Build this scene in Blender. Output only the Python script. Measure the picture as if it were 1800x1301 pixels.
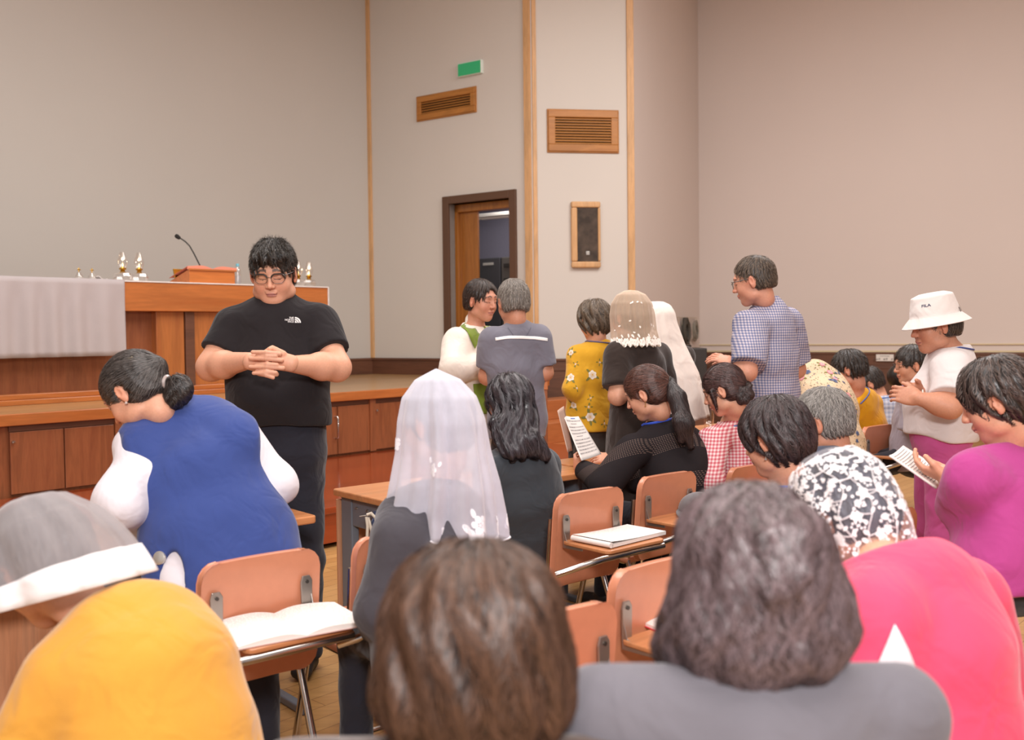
import bpy, bmesh, math, random
import numpy as np
from mathutils import Matrix, Vector, Quaternion
random.seed(5); RNG = np.random.default_rng(7)
SC = bpy.context.scene; COL = SC.collection
for o in list(bpy.data.objects): bpy.data.objects.remove(o)

# ------------------------------------------------------------------ camera
FPX = 1700.0; TILT = math.atan((632.5-583)/FPX); ROLL = -.0115; EYE = np.array([0, 0, 1.45])
CF = np.array([0, math.cos(TILT), -math.sin(TILT)])
_u0 = np.array([0, math.sin(TILT), math.cos(TILT)]); _r0 = np.array([1., 0, 0])
CR = math.cos(ROLL)*_r0+math.sin(ROLL)*_u0; CU = math.cos(ROLL)*_u0-math.sin(ROLL)*_r0
cd = bpy.data.cameras.new('camera'); cam = bpy.data.objects.new('camera', cd); COL.objects.link(cam)
cam.matrix_world = Matrix(((CR[0], CU[0], -CF[0], EYE[0]), (CR[1], CU[1], -CF[1], EYE[1]), (CR[2], CU[2], -CF[2], EYE[2]), (0, 0, 0, 1)))
cd.sensor_width = 36; cd.lens = 36*FPX/1800; cd.shift_x = 18/1800; cd.shift_y = -18/1800; cd.clip_start = .05; cd.clip_end = 100
cd.dof.use_dof = True; cd.dof.focus_distance = 4.4; cd.dof.aperture_fstop = 3.2
SC.camera = cam
def DIR(px, py): return CF+CR*((px-882)/FPX)-CU*((py-632.5)/FPX)
def W(px, py, Y): d = DIR(px, py); return EYE+d*(Y/d[1])          # the world point seen at a pixel, Y metres into the hall
def PZ(px, py, z): d = DIR(px, py); return EYE+d*((z-EYE[2])/d[2])  # the same on the level z
# ------------------------------------------------------------------ light
SC.view_settings.view_transform = 'Standard'; SC.view_settings.look = 'None'; SC.view_settings.gamma = 1
SC.view_settings.exposure = 0.0; SC.view_settings.use_curve_mapping = False
wd = bpy.data.worlds.new('world'); SC.world = wd; wd.use_nodes = True
bg = wd.node_tree.nodes['Background']; bg.inputs[0].default_value = (1, .93, .92, 1); bg.inputs[1].default_value = .55
def area(name, loc, target, size, power, col, sy=None):
    l = bpy.data.lights.new(name, 'AREA'); l.energy = power; l.color = col; l.size = size
    if sy: l.shape = 'RECTANGLE'; l.size_y = sy
    o = bpy.data.objects.new(name, l); COL.objects.link(o); o.location = loc
    o.rotation_euler = (Vector(target)-Vector(loc)).to_track_quat('-Z', 'Y').to_euler(); return o
area('ceiling_light', (-2.0, 6.0, 5.9), (-2.0, 6.2, 0), 4.0, 235, (1, .975, .95), 3.0)
area('ceiling_light', (3.4, 7.5, 5.9), (3.6, 8.2, 0), 4.0, 330, (1, .96, .94), 3.0)
area('ceiling_light', (0.5, 1.5, 5.9), (0.5, 1.9, 0), 4.0, 200, (1, .97, .95), 2.5)
area('camera_flash', (.3, -1.3, 2.9), (.5, 5, 1.2), .6, 165, (1, .96, .95))

# ------------------------------------------------------------------ materials
MATS = {}
def srgb(c):
    if isinstance(c, str): c = tuple(int(c[i:i+2], 16) for i in (0, 2, 4))
    return tuple((v/255/12.92 if v/255 <= .04045 else ((v/255+.055)/1.055)**2.4) for v in c)+(1,)
class NT:
    def __init__(s, name):
        s.m = bpy.data.materials.new(name); s.m.use_nodes = True; s.t = s.m.node_tree; s.n = s.t.nodes; s.b = s.n['Principled BSDF']
        s.out = s.n['Material Output']
    def new(s, ty, **kw):
        n = s.n.new(ty)
        for k, v in kw.items():
            if k.startswith('i_'): n.inputs[k[2:].replace('_', ' ')].default_value = v
            else: setattr(n, k, v)
        return n
    def link(s, a, b): s.t.links.new(a, b)
    def coord(s, kind='Object', scale=(1, 1, 1), rot=(0, 0, 0)):
        tc = s.new('ShaderNodeTexCoord'); mp = s.new('ShaderNodeMapping'); mp.inputs['Scale'].default_value = scale; mp.inputs['Rotation'].default_value = rot
        s.link(tc.outputs[kind], mp.inputs['Vector']); return mp.outputs[0]
    def noise(s, vec, scale, detail=4, rough=.5, dist=0):
        n = s.new('ShaderNodeTexNoise'); n.inputs['Scale'].default_value = scale; n.inputs['Detail'].default_value = detail
        n.inputs['Roughness'].default_value = rough; n.inputs['Distortion'].default_value = dist; s.link(vec, n.inputs['Vector']); return n.outputs['Fac']
    def ramp(s, fac, stops):
        n = s.new('ShaderNodeValToRGB'); e = n.color_ramp.elements
        while len(e) < len(stops): e.new(.5)
        for x, (p, c) in zip(e, stops): x.position = p; x.color = c
        s.link(fac, n.inputs[0]); return n.outputs[0]
    def mix(s, fac, a, b, mode='MIX'):
        n = s.new('ShaderNodeMix', data_type='RGBA', blend_type=mode)
        for v, i in ((fac, 0), (a, 6), (b, 7)):
            if hasattr(v, 'is_output'): s.link(v, n.inputs[i])
            else: n.inputs[i].default_value = v
        return n.outputs[2]
    def math(s, op, a, b=0., c=0.):
        n = s.new('ShaderNodeMath', operation=op)
        for v, i in ((a, 0), (b, 1), (c, 2)):
            if hasattr(v, 'is_output'): s.link(v, n.inputs[i])
            else: n.inputs[i].default_value = v
        return n.outputs[0]
    def bump(s, h, strength=.2, dist=.002):
        n = s.new('ShaderNodeBump'); n.inputs['Strength'].default_value = strength; n.inputs['Distance'].default_value = dist
        s.link(h, n.inputs['Height']); s.link(n.outputs[0], s.b.inputs['Normal'])
    def base(s, c):
        if hasattr(c, 'is_output'): s.link(c, s.b.inputs['Base Color'])
        else: s.b.inputs['Base Color'].default_value = c
    def set(s, **kw):
        for k, v in kw.items(): s.b.inputs[k.replace('_', ' ')].default_value = v
        return s
def plain(name, c, rough=.6, metal=0, spec=.5, var=.0, **kw):
    if name in MATS: return MATS[name]
    t = NT(name); c = srgb(c); t.set(Roughness=rough, Metallic=metal, Specular_IOR_Level=spec)
    n = t.noise(t.coord(scale=(1, 1, 1)), 30, 3)
    d = tuple(x*(1-.5*max(var, .06)) for x in c[:3])+(1,)
    t.base(t.ramp(n, [(.35, d), (.65, c)])); t.set(**kw); MATS[name] = t.m; return t.m
def wood(name, c1, c2, axis='z', rough=.45, scale=9, coat=.0, stretch=.09):
    if name in MATS: return MATS[name]
    t = NT(name); sc = {'x': (stretch, 1, 1), 'y': (1, stretch, 1), 'z': (1, 1, stretch)}[axis]
    v = t.coord(scale=sc); n = t.noise(v, scale, 6, .6, .8); n2 = t.noise(v, scale*9, 3, .6)
    c1 = srgb(c1); c2 = srgb(c2)
    a = t.ramp(n, [(.3, c1), (.5, c2), (.58, tuple(x*.82 for x in c2[:3])+(1,)), (.72, c1)])
    b = t.ramp(n2, [(.3, (.78, .78, .78, 1)), (.7, (1, 1, 1, 1))])
    t.base(t.mix(.75, a, b, 'MULTIPLY')); t.set(Roughness=rough, Coat_Weight=coat, Coat_Roughness=.12); t.bump(n2, .08, .001)
    MATS[name] = t.m; return t.m
def wallmat(name, c):
    t = NT(name); v = t.coord(); n = t.noise(v, .35, 3); n2 = t.noise(v, 160, 2)
    c = srgb(c); t.base(t.ramp(n, [(.3, tuple(x*.95 for x in c[:3])+(1,)), (.7, c)])); t.set(Roughness=.9, Specular_IOR_Level=.2); t.bump(n2, .15, .001); return t.m
def cloth(name, c, rough=.85, weave=900, var=.12, sheen=.2, fold=0):
    if name in MATS: return MATS[name]
    t = NT(name); v = t.coord(); n = t.noise(v, 7, 4); n2 = t.noise(v, weave*.6, 2)
    c = srgb(c); t.base(t.mix(.5, t.ramp(n, [(.3, tuple(x*(1-var) for x in c[:3])+(1,)), (.7, c)]), t.ramp(n2, [(.2, tuple(x*.86 for x in c[:3])+(1,)), (.8, c)])))
    t.set(Roughness=rough, Specular_IOR_Level=.15, Sheen_Weight=sheen)
    h = t.noise(v, 9, 2, .5, .9); t.bump(h, .6, .02); MATS[name] = t.m; return t.m
def check_cloth(name, light, dark, pitch, ang=0., mid=None):
    # woven check: stripes along two directions of the cloth
    t = NT(name); v = t.coord(rot=(0, 0, ang)); sx = t.new('ShaderNodeSeparateXYZ'); t.link(v, sx.inputs[0])
    def stripe(s_):
        f = t.math('FRACT', t.math('MULTIPLY', s_, 1/pitch)); return t.math('GREATER_THAN', f, .5)
    a = stripe(sx.outputs[0]); b = stripe(sx.outputs[2])
    f = t.math('MULTIPLY', t.math('ADD', a, b), .5); L = srgb(light); Dk = srgb(dark)
    md = srgb(mid) if mid else tuple((x+y)/2 for x, y in zip(L, Dk))
    n = t.new('ShaderNodeValToRGB'); n.color_ramp.interpolation = 'CONSTANT'; e = n.color_ramp.elements; e[0].color = L; e[1].position = .4; e[1].color = md
    e.new(.9).color = Dk; t.link(f, n.inputs[0]); t.base(n.outputs[0]); t.set(Roughness=.85, Specular_IOR_Level=.15)
    t.bump(t.noise(t.coord(), 9, 2, .5, .9), .6, .02); return t.m
def glass(name, c=(1, 1, 1, 1), rough=.02, amt=.82):
    if name in MATS: return MATS[name]
    t = NT(name); tr = t.new('ShaderNodeBsdfTransparent'); gl = t.new('ShaderNodeBsdfGlossy'); gl.inputs['Roughness'].default_value = rough
    lw = t.new('ShaderNodeLayerWeight'); lw.inputs[0].default_value = .35; mx = t.new('ShaderNodeMixShader'); tr.inputs[0].default_value = c
    gl.inputs[0].default_value = (.95, .93, .92, 1)
    t.link(t.math('MULTIPLY_ADD', lw.outputs['Facing'], amt, .06), mx.inputs[0]); t.link(tr.outputs[0], mx.inputs[1]); t.link(gl.outputs[0], mx.inputs[2])
    t.link(mx.outputs[0], t.out.inputs[0]); MATS[name] = t.m; return t.m
def sheer(name, c, opacity, mesh=0, soft=.25):
    # thin veil cloth: see-through weave, denser at grazing angles
    if name in MATS: return MATS[name]
    t = NT(name); c = srgb(c); t.base(c); t.set(Roughness=.8, Specular_IOR_Level=.2, Sheen_Weight=.4)
    tr = t.new('ShaderNodeBsdfTransparent'); tl = t.new('ShaderNodeBsdfTranslucent'); tl.inputs[0].default_value = c
    m1 = t.new('ShaderNodeMixShader'); m1.inputs[0].default_value = .3; t.link(t.b.outputs[0], m1.inputs[1]); t.link(tl.outputs[0], m1.inputs[2])
    lw = t.new('ShaderNodeLayerWeight'); lw.inputs[0].default_value = .25; mx = t.new('ShaderNodeMixShader')
    n = t.noise(t.coord(), 14, 3); f = t.math('ADD', t.math('MULTIPLY_ADD', lw.outputs['Facing'], soft*2, opacity-soft*.4), t.math('MULTIPLY_ADD', n, .3, -.15))
    f = t.math('MINIMUM', t.math('MAXIMUM', f, 0), 1)
    t.link(f, mx.inputs[0]); t.link(tr.outputs[0], mx.inputs[1]); t.link(m1.outputs[0], mx.inputs[2]); t.link(mx.outputs[0], t.out.inputs[0]); MATS[name] = t.m; return t.m
def emit(name, c, s):
    if name in MATS: return MATS[name]
    t = NT(name); t.base(srgb(c)); t.b.inputs['Emission Color'].default_value = srgb(c); t.b.inputs['Emission Strength'].default_value = s; MATS[name] = t.m; return t.m
def attr_mat(name, attr, rough, spec=.4, mul=None, **kw):
    if name in MATS: return MATS[name]
    t = NT(name); a = t.new('ShaderNodeAttribute', attribute_name=attr); c = a.outputs['Color']
    if mul: c = t.mix(1, c, srgb(mul), 'MULTIPLY')
    t.base(c); t.set(Roughness=rough, Specular_IOR_Level=spec, **kw); MATS[name] = t.m; return t.m

# ------------------------------------------------------------------ objects
def empty(name, loc=(0, 0, 0), rz=0, label=None, cat=None, group=None):
    o = bpy.data.objects.new(name, None); COL.objects.link(o); o.location = loc; o.rotation_euler = (0, 0, rz); o.empty_display_size = .1
    return tag(o, label, cat, group)
def tag(o, label=None, cat=None, group=None, kind=None):
    for k, v in (('label', label), ('category', cat), ('group', group), ('kind', kind)):
        if v: o[k] = v
    return o
def mesh_obj(name, V, Fc, mat, parent=None, smooth=True, loc=(0, 0, 0), rz=0, cols=None, world=False):
    me = bpy.data.meshes.new(name); V = np.asarray(V, dtype=np.float64)
    if world and parent is not None:      # vertices are world coordinates: bring them into the parent's frame (parents are only moved and turned about z)
        pl = parent; off = np.zeros(3); 
        while pl is not None: off = off+np.array(pl.location); pl = pl.parent
        V = V-off
    if isinstance(Fc, np.ndarray) and Fc.ndim == 2:
        nv, nf, k = len(V), len(Fc), Fc.shape[1]
        me.vertices.add(nv); me.vertices.foreach_set('co', V.astype(np.float32).ravel()); me.loops.add(nf*k); me.loops.foreach_set('vertex_index', Fc.astype(np.int32).ravel())
        me.polygons.add(nf); me.polygons.foreach_set('loop_start', np.arange(0, nf*k, k, dtype=np.int32)); me.polygons.foreach_set('loop_total', np.full(nf, k, dtype=np.int32)); me.update(calc_edges=True)
    else: me.from_pydata([tuple(v) for v in V], [], [tuple(int(i) for i in f) for f in Fc]); me.update()
    me.polygons.foreach_set('use_smooth', np.full(len(me.polygons), smooth))
    if cols is not None:
        a = me.color_attributes.new('Col', 'FLOAT_COLOR', 'POINT'); c = np.ones((len(V), 4), np.float32); c[:, :3] = cols; a.data.foreach_set('color', c.ravel())
    me.materials.append(mat); o = bpy.data.objects.new(name, me); COL.objects.link(o); o.location = loc; o.rotation_euler = (0, 0, rz)
    if parent is not None: o.parent = parent
    return o
class MB:
    def __init__(s): s.v = []; s.f = []
    def add(s, V, Fc): b = len(s.v); s.v += [tuple(map(float, v)) for v in V]; s.f += [tuple(int(i)+b for i in f) for f in Fc]; return s
    def box(s, x0, x1, y0, y1, z0, z1):
        return s.add([(x0, y0, z0), (x1, y0, z0), (x1, y1, z0), (x0, y1, z0), (x0, y0, z1), (x1, y0, z1), (x1, y1, z1), (x0, y1, z1)],
                     [(0, 3, 2, 1), (4, 5, 6, 7), (0, 1, 5, 4), (1, 2, 6, 5), (2, 3, 7, 6), (3, 0, 4, 7)])
    def obox(s, c, ax, ay, az, hx, hy, hz):
        c, ax, ay, az = map(np.asarray, (c, ax, ay, az)); V = [c+ax*hx*i+ay*hy*j+az*hz*k for k in (-1, 1) for i, j in ((-1, -1), (1, -1), (1, 1), (-1, 1))]
        return s.add(V, [(0, 3, 2, 1), (4, 5, 6, 7), (0, 1, 5, 4), (1, 2, 6, 5), (2, 3, 7, 6), (3, 0, 4, 7)])
    def prism(s, poly, axis, a0, a1):
        def P(p, a): return {'x': (a, p[0], p[1]), 'y': (p[0], a, p[1]), 'z': (p[0], p[1], a)}[axis]
        n = len(poly); return s.add([P(p, a0) for p in poly]+[P(p, a1) for p in poly], [tuple(range(n-1, -1, -1)), tuple(range(n, 2*n))]+[(i, (i+1) % n, n+(i+1) % n, n+i) for i in range(n)])
    def tube(s, pts, r, seg=10, cap=True):
        pts = [np.asarray(p, float) for p in pts]; rs = r if hasattr(r, '__len__') else [r]*len(pts); V = []; up = np.array([0, 0, 1.]); prev = None
        for i, p in enumerate(pts):
            d = pts[min(i+1, len(pts)-1)]-pts[max(i-1, 0)]; d = d/(np.linalg.norm(d)+1e-9)
            if prev is None: a = np.cross(d, up if abs(d[2]) < .9 else np.array([1., 0, 0]))
            else: a = prev-d*(prev@d)
            a /= np.linalg.norm(a)+1e-9; prev = a; b = np.cross(d, a)
            V += [p+rs[i]*(math.cos(t)*a+math.sin(t)*b) for t in np.linspace(0, 2*math.pi, seg, endpoint=False)]
        n = len(pts); Fc = [(i*seg+j, i*seg+(j+1) % seg, (i+1)*seg+(j+1) % seg, (i+1)*seg+j) for i in range(n-1) for j in range(seg)]
        if cap: Fc += [tuple(range(seg-1, -1, -1)), tuple((n-1)*seg+j for j in range(seg))]
        return s.add(V, Fc)
    def lathe(s, prof, c=(0, 0, 0), seg=20):
        V = [(c[0]+r*math.cos(t), c[1]+r*math.sin(t), c[2]+z) for r, z in prof for t in np.linspace(0, 2*math.pi, seg, endpoint=False)]; n = len(prof)
        return s.add(V, [(i*seg+j, i*seg+(j+1) % seg, (i+1)*seg+(j+1) % seg, (i+1)*seg+j) for i in range(n-1) for j in range(seg)]+[tuple(range(seg-1, -1, -1)), tuple((n-1)*seg+j for j in range(seg))])
    def grid(s, fn, nu, nv, closed=False):
        V = [fn(i/nu, j/nv) for i in range(nu+(0 if closed else 1)) for j in range(nv+1)]; m = nu if closed else nu+1
        return s.add(V, [(i*(nv+1)+j, ((i+1) % m)*(nv+1)+j, ((i+1) % m)*(nv+1)+j+1, i*(nv+1)+j+1) for i in range(nu) for j in range(nv)])
    def build(s, name, mat, parent=None, loc=(0, 0, 0), rz=0, smooth=False, bevel=0, solid=0, sub=0, world=False, **t):
        o = mesh_obj(name, s.v, s.f, mat, parent, smooth, loc, rz, world=world)
        if smooth and not sub: 
            e = o.modifiers.new('es', 'EDGE_SPLIT'); e.split_angle = math.radians(42)
        if solid: m = o.modifiers.new('so', 'SOLIDIFY'); m.thickness = solid; m.offset = 0
        if bevel: m = o.modifiers.new('bv', 'BEVEL'); m.width = bevel; m.segments = 2; m.limit_method = 'ANGLE'; m.angle_limit = math.radians(40)
        if sub: m = o.modifiers.new('ss', 'SUBSURF'); m.levels = sub; m.render_levels = sub
        return tag(o, **t) if t else o
def rounded(w, h, r, n=5, x0=0, y0=0):
    P = []
    for cx, cy, a in ((w/2-r, h/2-r, 0), (-w/2+r, h/2-r, 90), (-w/2+r, -h/2+r, 180), (w/2-r, -h/2+r, 270)):
        P += [(x0+cx+r*math.cos(math.radians(a+90*k/n)), y0+cy+r*math.sin(math.radians(a+90*k/n))) for k in range(n+1)]
    return P
def copy_tree(o, parent=None):
    c = o.copy(); COL.objects.link(c); c.parent = parent
    for ch in list(o.children): copy_tree(ch, c)
    return c
def text_mesh(s, size=1.0, bold=False):
    cu = bpy.data.curves.new('t', 'FONT'); cu.body = s; cu.size = size; cu.align_x = 'CENTER'; cu.align_y = 'CENTER'; cu.resolution_u = 3
    if bold: cu.offset = size*.02
    o = bpy.data.objects.new('t', cu); COL.objects.link(o); dg = bpy.context.evaluated_depsgraph_get(); me = bpy.data.meshes.new_from_object(o.evaluated_get(dg))
    V = [(v.co.x, v.co.y) for v in me.vertices]; Fc = [tuple(p.vertices) for p in me.polygons]
    bpy.data.objects.remove(o); bpy.data.meshes.remove(me); bpy.data.curves.remove(cu); return V, Fc
# ------------------------------------------------------------------ the setting (plan view in metres, camera looks along +y)
ANG_U = math.radians(47.0); U = np.array([math.cos(ANG_U), math.sin(ANG_U)]); N = np.array([-U[1], U[0]])   # along the stage front / away from the hall
S0 = np.array([-0.985, 9.80]); SH = .89                              # a point of the stage's front edge, stage height
def ray2(px, p, d, py=620):                                           # where the sight line of a pixel column crosses a plan line: parameter along d
    r = DIR(px, py)[:2]; A = np.array([[r[0], -d[0]], [r[1], -d[1]]]); return np.linalg.solve(A, np.asarray(p))[1]
aw = math.radians(-34); W2D = np.array([math.cos(aw), math.sin(aw)])
K1 = np.array([-1.78, 13.3]); K2 = K1+W2D*ray2(938, K1, W2D); a3 = math.radians(8); W3D = np.array([math.cos(a3), math.sin(a3)])
K3 = K2+W3D*ray2(1115, K2, W3D); a5 = math.radians(-32); W5D = np.array([math.cos(a5), math.sin(a5)]); P5_ = np.array([4.87, 13.3])
K4 = P5_+W5D*ray2(1230, P5_, W5D); K5 = P5_+W5D*6.5; K0 = K1-U*10.5
CEIL = 6.4; WAIN = 1.11
M_wall = wallmat('painted_wall', 'c4bfb8'); M_wall2 = wallmat('painted_wall_light', 'd4cec6'); M_wall3 = wallmat('painted_wall_pink', 'd6cac3')
M_dkwood = wood('dark_stained_wood', '5b3a2b', '6d4632', 'x', .5, 6); M_trim = wood('pale_pine_trim', 'd2a06c', 'dcae7c', 'z', .5, 10)
M_orange = wood('orange_veneer', 'b0622a', 'c47438', 'x', .38, 5, .3); M_brown = wood('brown_veneer_vertical', '84482a', '995a36', 'z', .4, 9, .2)
M_stagefl = wood('stage_floor_boards', 'b08a5c', 'c49c6c', 'x', .28, 6, .3); M_red = wood('red_lacquered_wood', '8e3417', 'a34420', 'x', .16, 3, .8)
def seg_frame(A, B): d = B-A; return (A[0], A[1], 0), math.atan2(d[1], d[0]), float(np.linalg.norm(d))
def wall(name, A, B, mat, z0=0, z1=CEIL, holes=()):
    loc, rz, L = seg_frame(A, B); m = MB(); x = 0
    for (h0, h1, hz0, hz1) in holes:
        m.box(x, h0, 0, .15, z0, z1); m.box(h0, h1, 0, .15, hz1, z1)
        if hz0 > z0: m.box(h0, h1, 0, .15, z0, hz0)
        x = h1
    m.box(x, L, 0, .15, z0, z1)
    return tag(m.build(name, mat, None, loc, rz), kind='structure')
wall('wall_stage', K0, K1, M_wall)
dA = ray2(783, K1, W2D); dB = ray2(911.5, K1, W2D); DTOP = 3.20; FW = .10
wall('wall_door', K1, K2, M_wall2, holes=[(dA+FW, dB-FW, SH, DTOP-FW)])
wall('wall_speaker', K2, K3, M_wall2); wall('wall_recess', K3, K4, M_wall3); wall('wall_right', K4, K5, M_wall3)
wall('wall_far_right', K5, K5+np.array([.4, -13.]), M_wall3)
wall('wall_far_left', K0+np.array([0., -9.5]), K0, M_wall)
def wains(name, A, B, z0, kind='trim', boards=0):
    loc, rz, L = seg_frame(A, B); m = MB(); m.box(0, L, -.022, 0, z0, WAIN); m.box(0, L, -.034, 0, WAIN-.03, WAIN)
    for k in range(boards): m.box(0, L, -.032, 0, z0+(WAIN-z0)*(k+.6)/boards, z0+(WAIN-z0)*(k+.6)/boards+.025)
    tag(m.build(name, M_dkwood, None, loc, rz, bevel=.003), kind='structure')
wains('trim_1', K0, K1, SH); wains('trim_2', K1, K1+W2D*(dA), SH); wains('trim_3', K1+W2D*dB, K2, SH)
wains('trim_4', K2, K3, 0, boards=3); wains('trim_5', K3, K4, 0, boards=2); wains('trim_6', K4, K5, 0, boards=2)
def strip(name, K, D, w, t=.03, z0=WAIN):
    loc = (K[0], K[1], 0); tag(MB().box(-w/2, w/2, -t, .01, z0, CEIL).build(name, M_trim, None, loc, math.atan2(D[1], D[0]), bevel=.004), kind='structure')
strip('trim_7', K1+W2D*.02, W2D, .055); strip('trim_8', K2-W2D*.045, W2D, .09); strip('trim_9', K2+W3D*.04, W3D, .05, .02); strip('trim_10', K3-W3D*.03, W3D, .085)
# pale ledge and stripe over the right wainscot
loc, rz, L = seg_frame(K4, K5)
tag(MB().box(0, L, -.012, 0, WAIN+.002, WAIN+.025).box(0, L, -.02, 0, WAIN+.10, WAIN+.115).build('trim_11', plain('cream_strip', 'd8c6a0', .6), None, loc, rz), kind='structure')
# floor, ceiling
t = NT('parquet_floor'); v = t.coord(rot=(0, 0, -ANG_U)); br = t.new('ShaderNodeTexBrick'); br.inputs['Scale'].default_value = 1
for k_, vv in (('Color1', srgb('c79a62')), ('Color2', srgb('b98a54')), ('Mortar', srgb('8a6238')), ('Mortar Size', .002), ('Brick Width', .9), ('Row Height', .09)): br.inputs[k_].default_value = vv
t.link(v, br.inputs['Vector']); v2 = t.coord(rot=(0, 0, -ANG_U), scale=(.1, 1, 1)); t.base(t.mix(.6, br.outputs[0], t.ramp(t.noise(v2, 40, 4), [(.3, (.7, .66, .6, 1)), (.7, (1, 1, 1, 1))]), 'MULTIPLY')); t.set(Roughness=.35)
tag(MB().box(-12, 12, -3, 16, -.1, 0).build('floor', t.m), kind='structure')
tag(MB().box(-12, 12, -1.2, 16, CEIL, CEIL+.1).build('ceiling', wallmat('ceiling_paint', 'e8dccf')), kind='structure')
# the raised stage: body with boards on top, orange nosing, cupboard doors below
fr_loc = (S0[0], S0[1], 0); SL0, SL1 = -9.0, ray2(962, S0, U)
e1 = np.array([SL1]); 
def loc2(px, line0, dist): pass
def to_stage(p): d = np.asarray(p)[:2]-S0; return float(d@U), float(d@N)      # world -> stage coordinates (along, behind the edge)
k1s, k2s = to_stage(K1), to_stage(K2)
st = MB().prism([(SL0, .04), (SL1, .04), (SL1, max(k2s[1]-.02, .3)), k2s, k1s, (SL0, k1s[1])], 'z', 0, SH-.075)
tag(st.build('stage_body', M_brown, None, fr_loc, ANG_U), kind='structure')
st = MB().prism([(SL0, 0), (SL1, 0), (SL1, max(k2s[1]-.02, .3)), k2s, k1s, (SL0, k1s[1])], 'z', SH-.075, SH)
tag(st.build('stage_floor', M_stagefl, None, fr_loc, ANG_U), kind='structure')
tag(MB().box(SL0, SL1, -.03, 0, SH-.085, SH+.002).build('trim_12', M_orange, None, fr_loc, ANG_U, bevel=.006), kind='structure')
M_chrome = plain('chrome', 'c9c4c0', .18, 1); M_grey_metal = plain('worn_steel', 'a8a19a', .38, .85)
sx = [ray2(p, S0, U, 750) for p in (187, 537, 595, 656)]
edges = [sx[1], sx[2], sx[3]-.03]; unit = (sx[3]-sx[1]); 
def stile(x): 
    tag(MB().box(x-.035, x+.035, .0, .04, .29, SH-.085).build('trim_13', M_brown, None, fr_loc, ANG_U), kind='structure')
def cupboard(x0, x1, handle, label):
    e = empty('stage_cupboard', (S0[0], S0[1], 0), ANG_U, label, 'cupboard', 'cupboards built into the stage front')
    xm = (x0+x1)/2
    for i, (a, b) in enumerate(((x0, xm), (xm, x1))):
        d = MB().box(a+.004, b-.004, .012, .036, .30, SH-.135).build('door', M_brown, e, bevel=.003)
        if handle and i == 0:
            hx = b-.03; MB().tube([(hx, .012, .66), (hx, -.025, .66), (hx, -.037, .645), (hx, -.037, .47), (hx, -.025, .455), (hx, .012, .455)], .0075).build('handle', M_chrome, d, smooth=True)
        elif not handle and i == 0: MB().lathe([(.004, -.002), (.014, .0), (.014, .012), (.004, .018)]).build('knob', M_chrome, d, loc=(a+.02, -.01, .68), smooth=True)
    MB().box(x0, x1, .02, .038, SH-.13, SH-.088).build('rail', M_dkwood, e)
x = sx[3]; wds = 2*(sx[3]-.03-sx[2]) 
cupboard(sx[3]-.03-wds, sx[3]-.03, True, 'stage front cupboard with a chrome handle, beside the man in the black T-shirt')
cupboard(sx[3]+.03, sx[3]+.03+wds, False, 'stage front cupboard directly behind the woman in the sheer white veil')
stile(sx[3]); x = sx[3]-.03-wds
cupboard(x-.07-wds, x-.07, False, 'stage front cupboard hidden in part by the man in the black T-shirt'); stile(x-.035)
x2 = x-.07-wds; cupboard(x2-.07-wds, x2-.07, False, 'stage front cupboard behind the head of the woman in the navy vest'); stile(x2-.035)
x3 = x2-.07-wds; cupboard(x3-.07-wds, x3-.07, False, 'stage front cupboard furthest left, below the stool on the stage'); stile(x3-.035)
x4 = sx[3]+.03+wds; stile(x4+.035)
# low red step platform along the stage
st0 = to_stage(PZ(555, 893, .28)); st1 = to_stage(PZ(616, 886, .28)); dpt = min(st0[1], st1[1])
e = empty('step_platform', (S0[0], S0[1], 0), ANG_U, 'low glossy red-brown step platform along the foot of the stage', 'platform')
MB().box(-7, 1.2, dpt, -.005, .235, .28).build('tread', M_red, e, bevel=.004)
MB().box(-7, 1.2, dpt+.02, dpt+.06, .035, .235).box(-7, 1.2, dpt/2, dpt/2+.04, .0, .235).build('riser', M_red, e)
for xx in (-6.8, -4.4, -2.0, .9): MB().prism([(xx-.06, 0), (xx+.06, 0), (xx+.10, .045), (xx-.10, .045)], 'y', dpt+.01, dpt+.08).build('foot', M_red, e)
# orange wooden stairs up to the stage at its right end
qs = PZ(1000, 752, .3); q = to_stage(W(975, 700, 9.9))
e = empty('stage_stairs', (S0[0], S0[1], 0), ANG_U, 'orange wooden stairs at the right end of the stage behind the man in grey', 'stairs')
M_or2 = wood('orange_stair_wood', 'b5683a', 'c67a48', 'x', .35, 5, .3)
for k in range(3): MB().box(1.35, 2.9, -.9+.3*k, -.005, .0 if k == 0 else .22*k, .22*(k+1)).build('stair_step', M_or2, e, bevel=.006)
# door in the angled wall
loc = (K1[0], K1[1], 0); rz2 = aw
def w2(m, name, mat, **k): return m.build(name, mat, None, loc, rz2, **k)
fr = MB()
fr.box(dA, dA+FW, -.035, .15, SH, DTOP).box(dB-FW, dB, -.035, .15, SH, DTOP).box(dA+FW, dB-FW, -.035, .15, DTOP-FW, DTOP)
tag(w2(fr, 'door_1', plain('dark_brown_frame', '5e4230', .5), bevel=.006), kind='structure')
M_door = wood('varnished_door_wood', '8f561f', 'a86a2a', 'z', .35, 8, .3)
e = empty('inner_door_frame', loc, rz2, 'varnished inner frame and half open door leaf inside the dark doorway', 'door')
i0, i1, zt = dA+FW, dB-FW, DTOP-FW
MB().box(i0, i0+.05, .10, .22, SH, zt).box(i1-.01, i1, .10, .22, SH, zt).box(i0, i1, .10, .22, zt-.10, zt).build('frame', M_door, e, bevel=.005)
MB().box(i0+.05, i0+.33, .15, .19, SH, zt-.10).build('door_leaf', M_door, e, bevel=.005)
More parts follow.
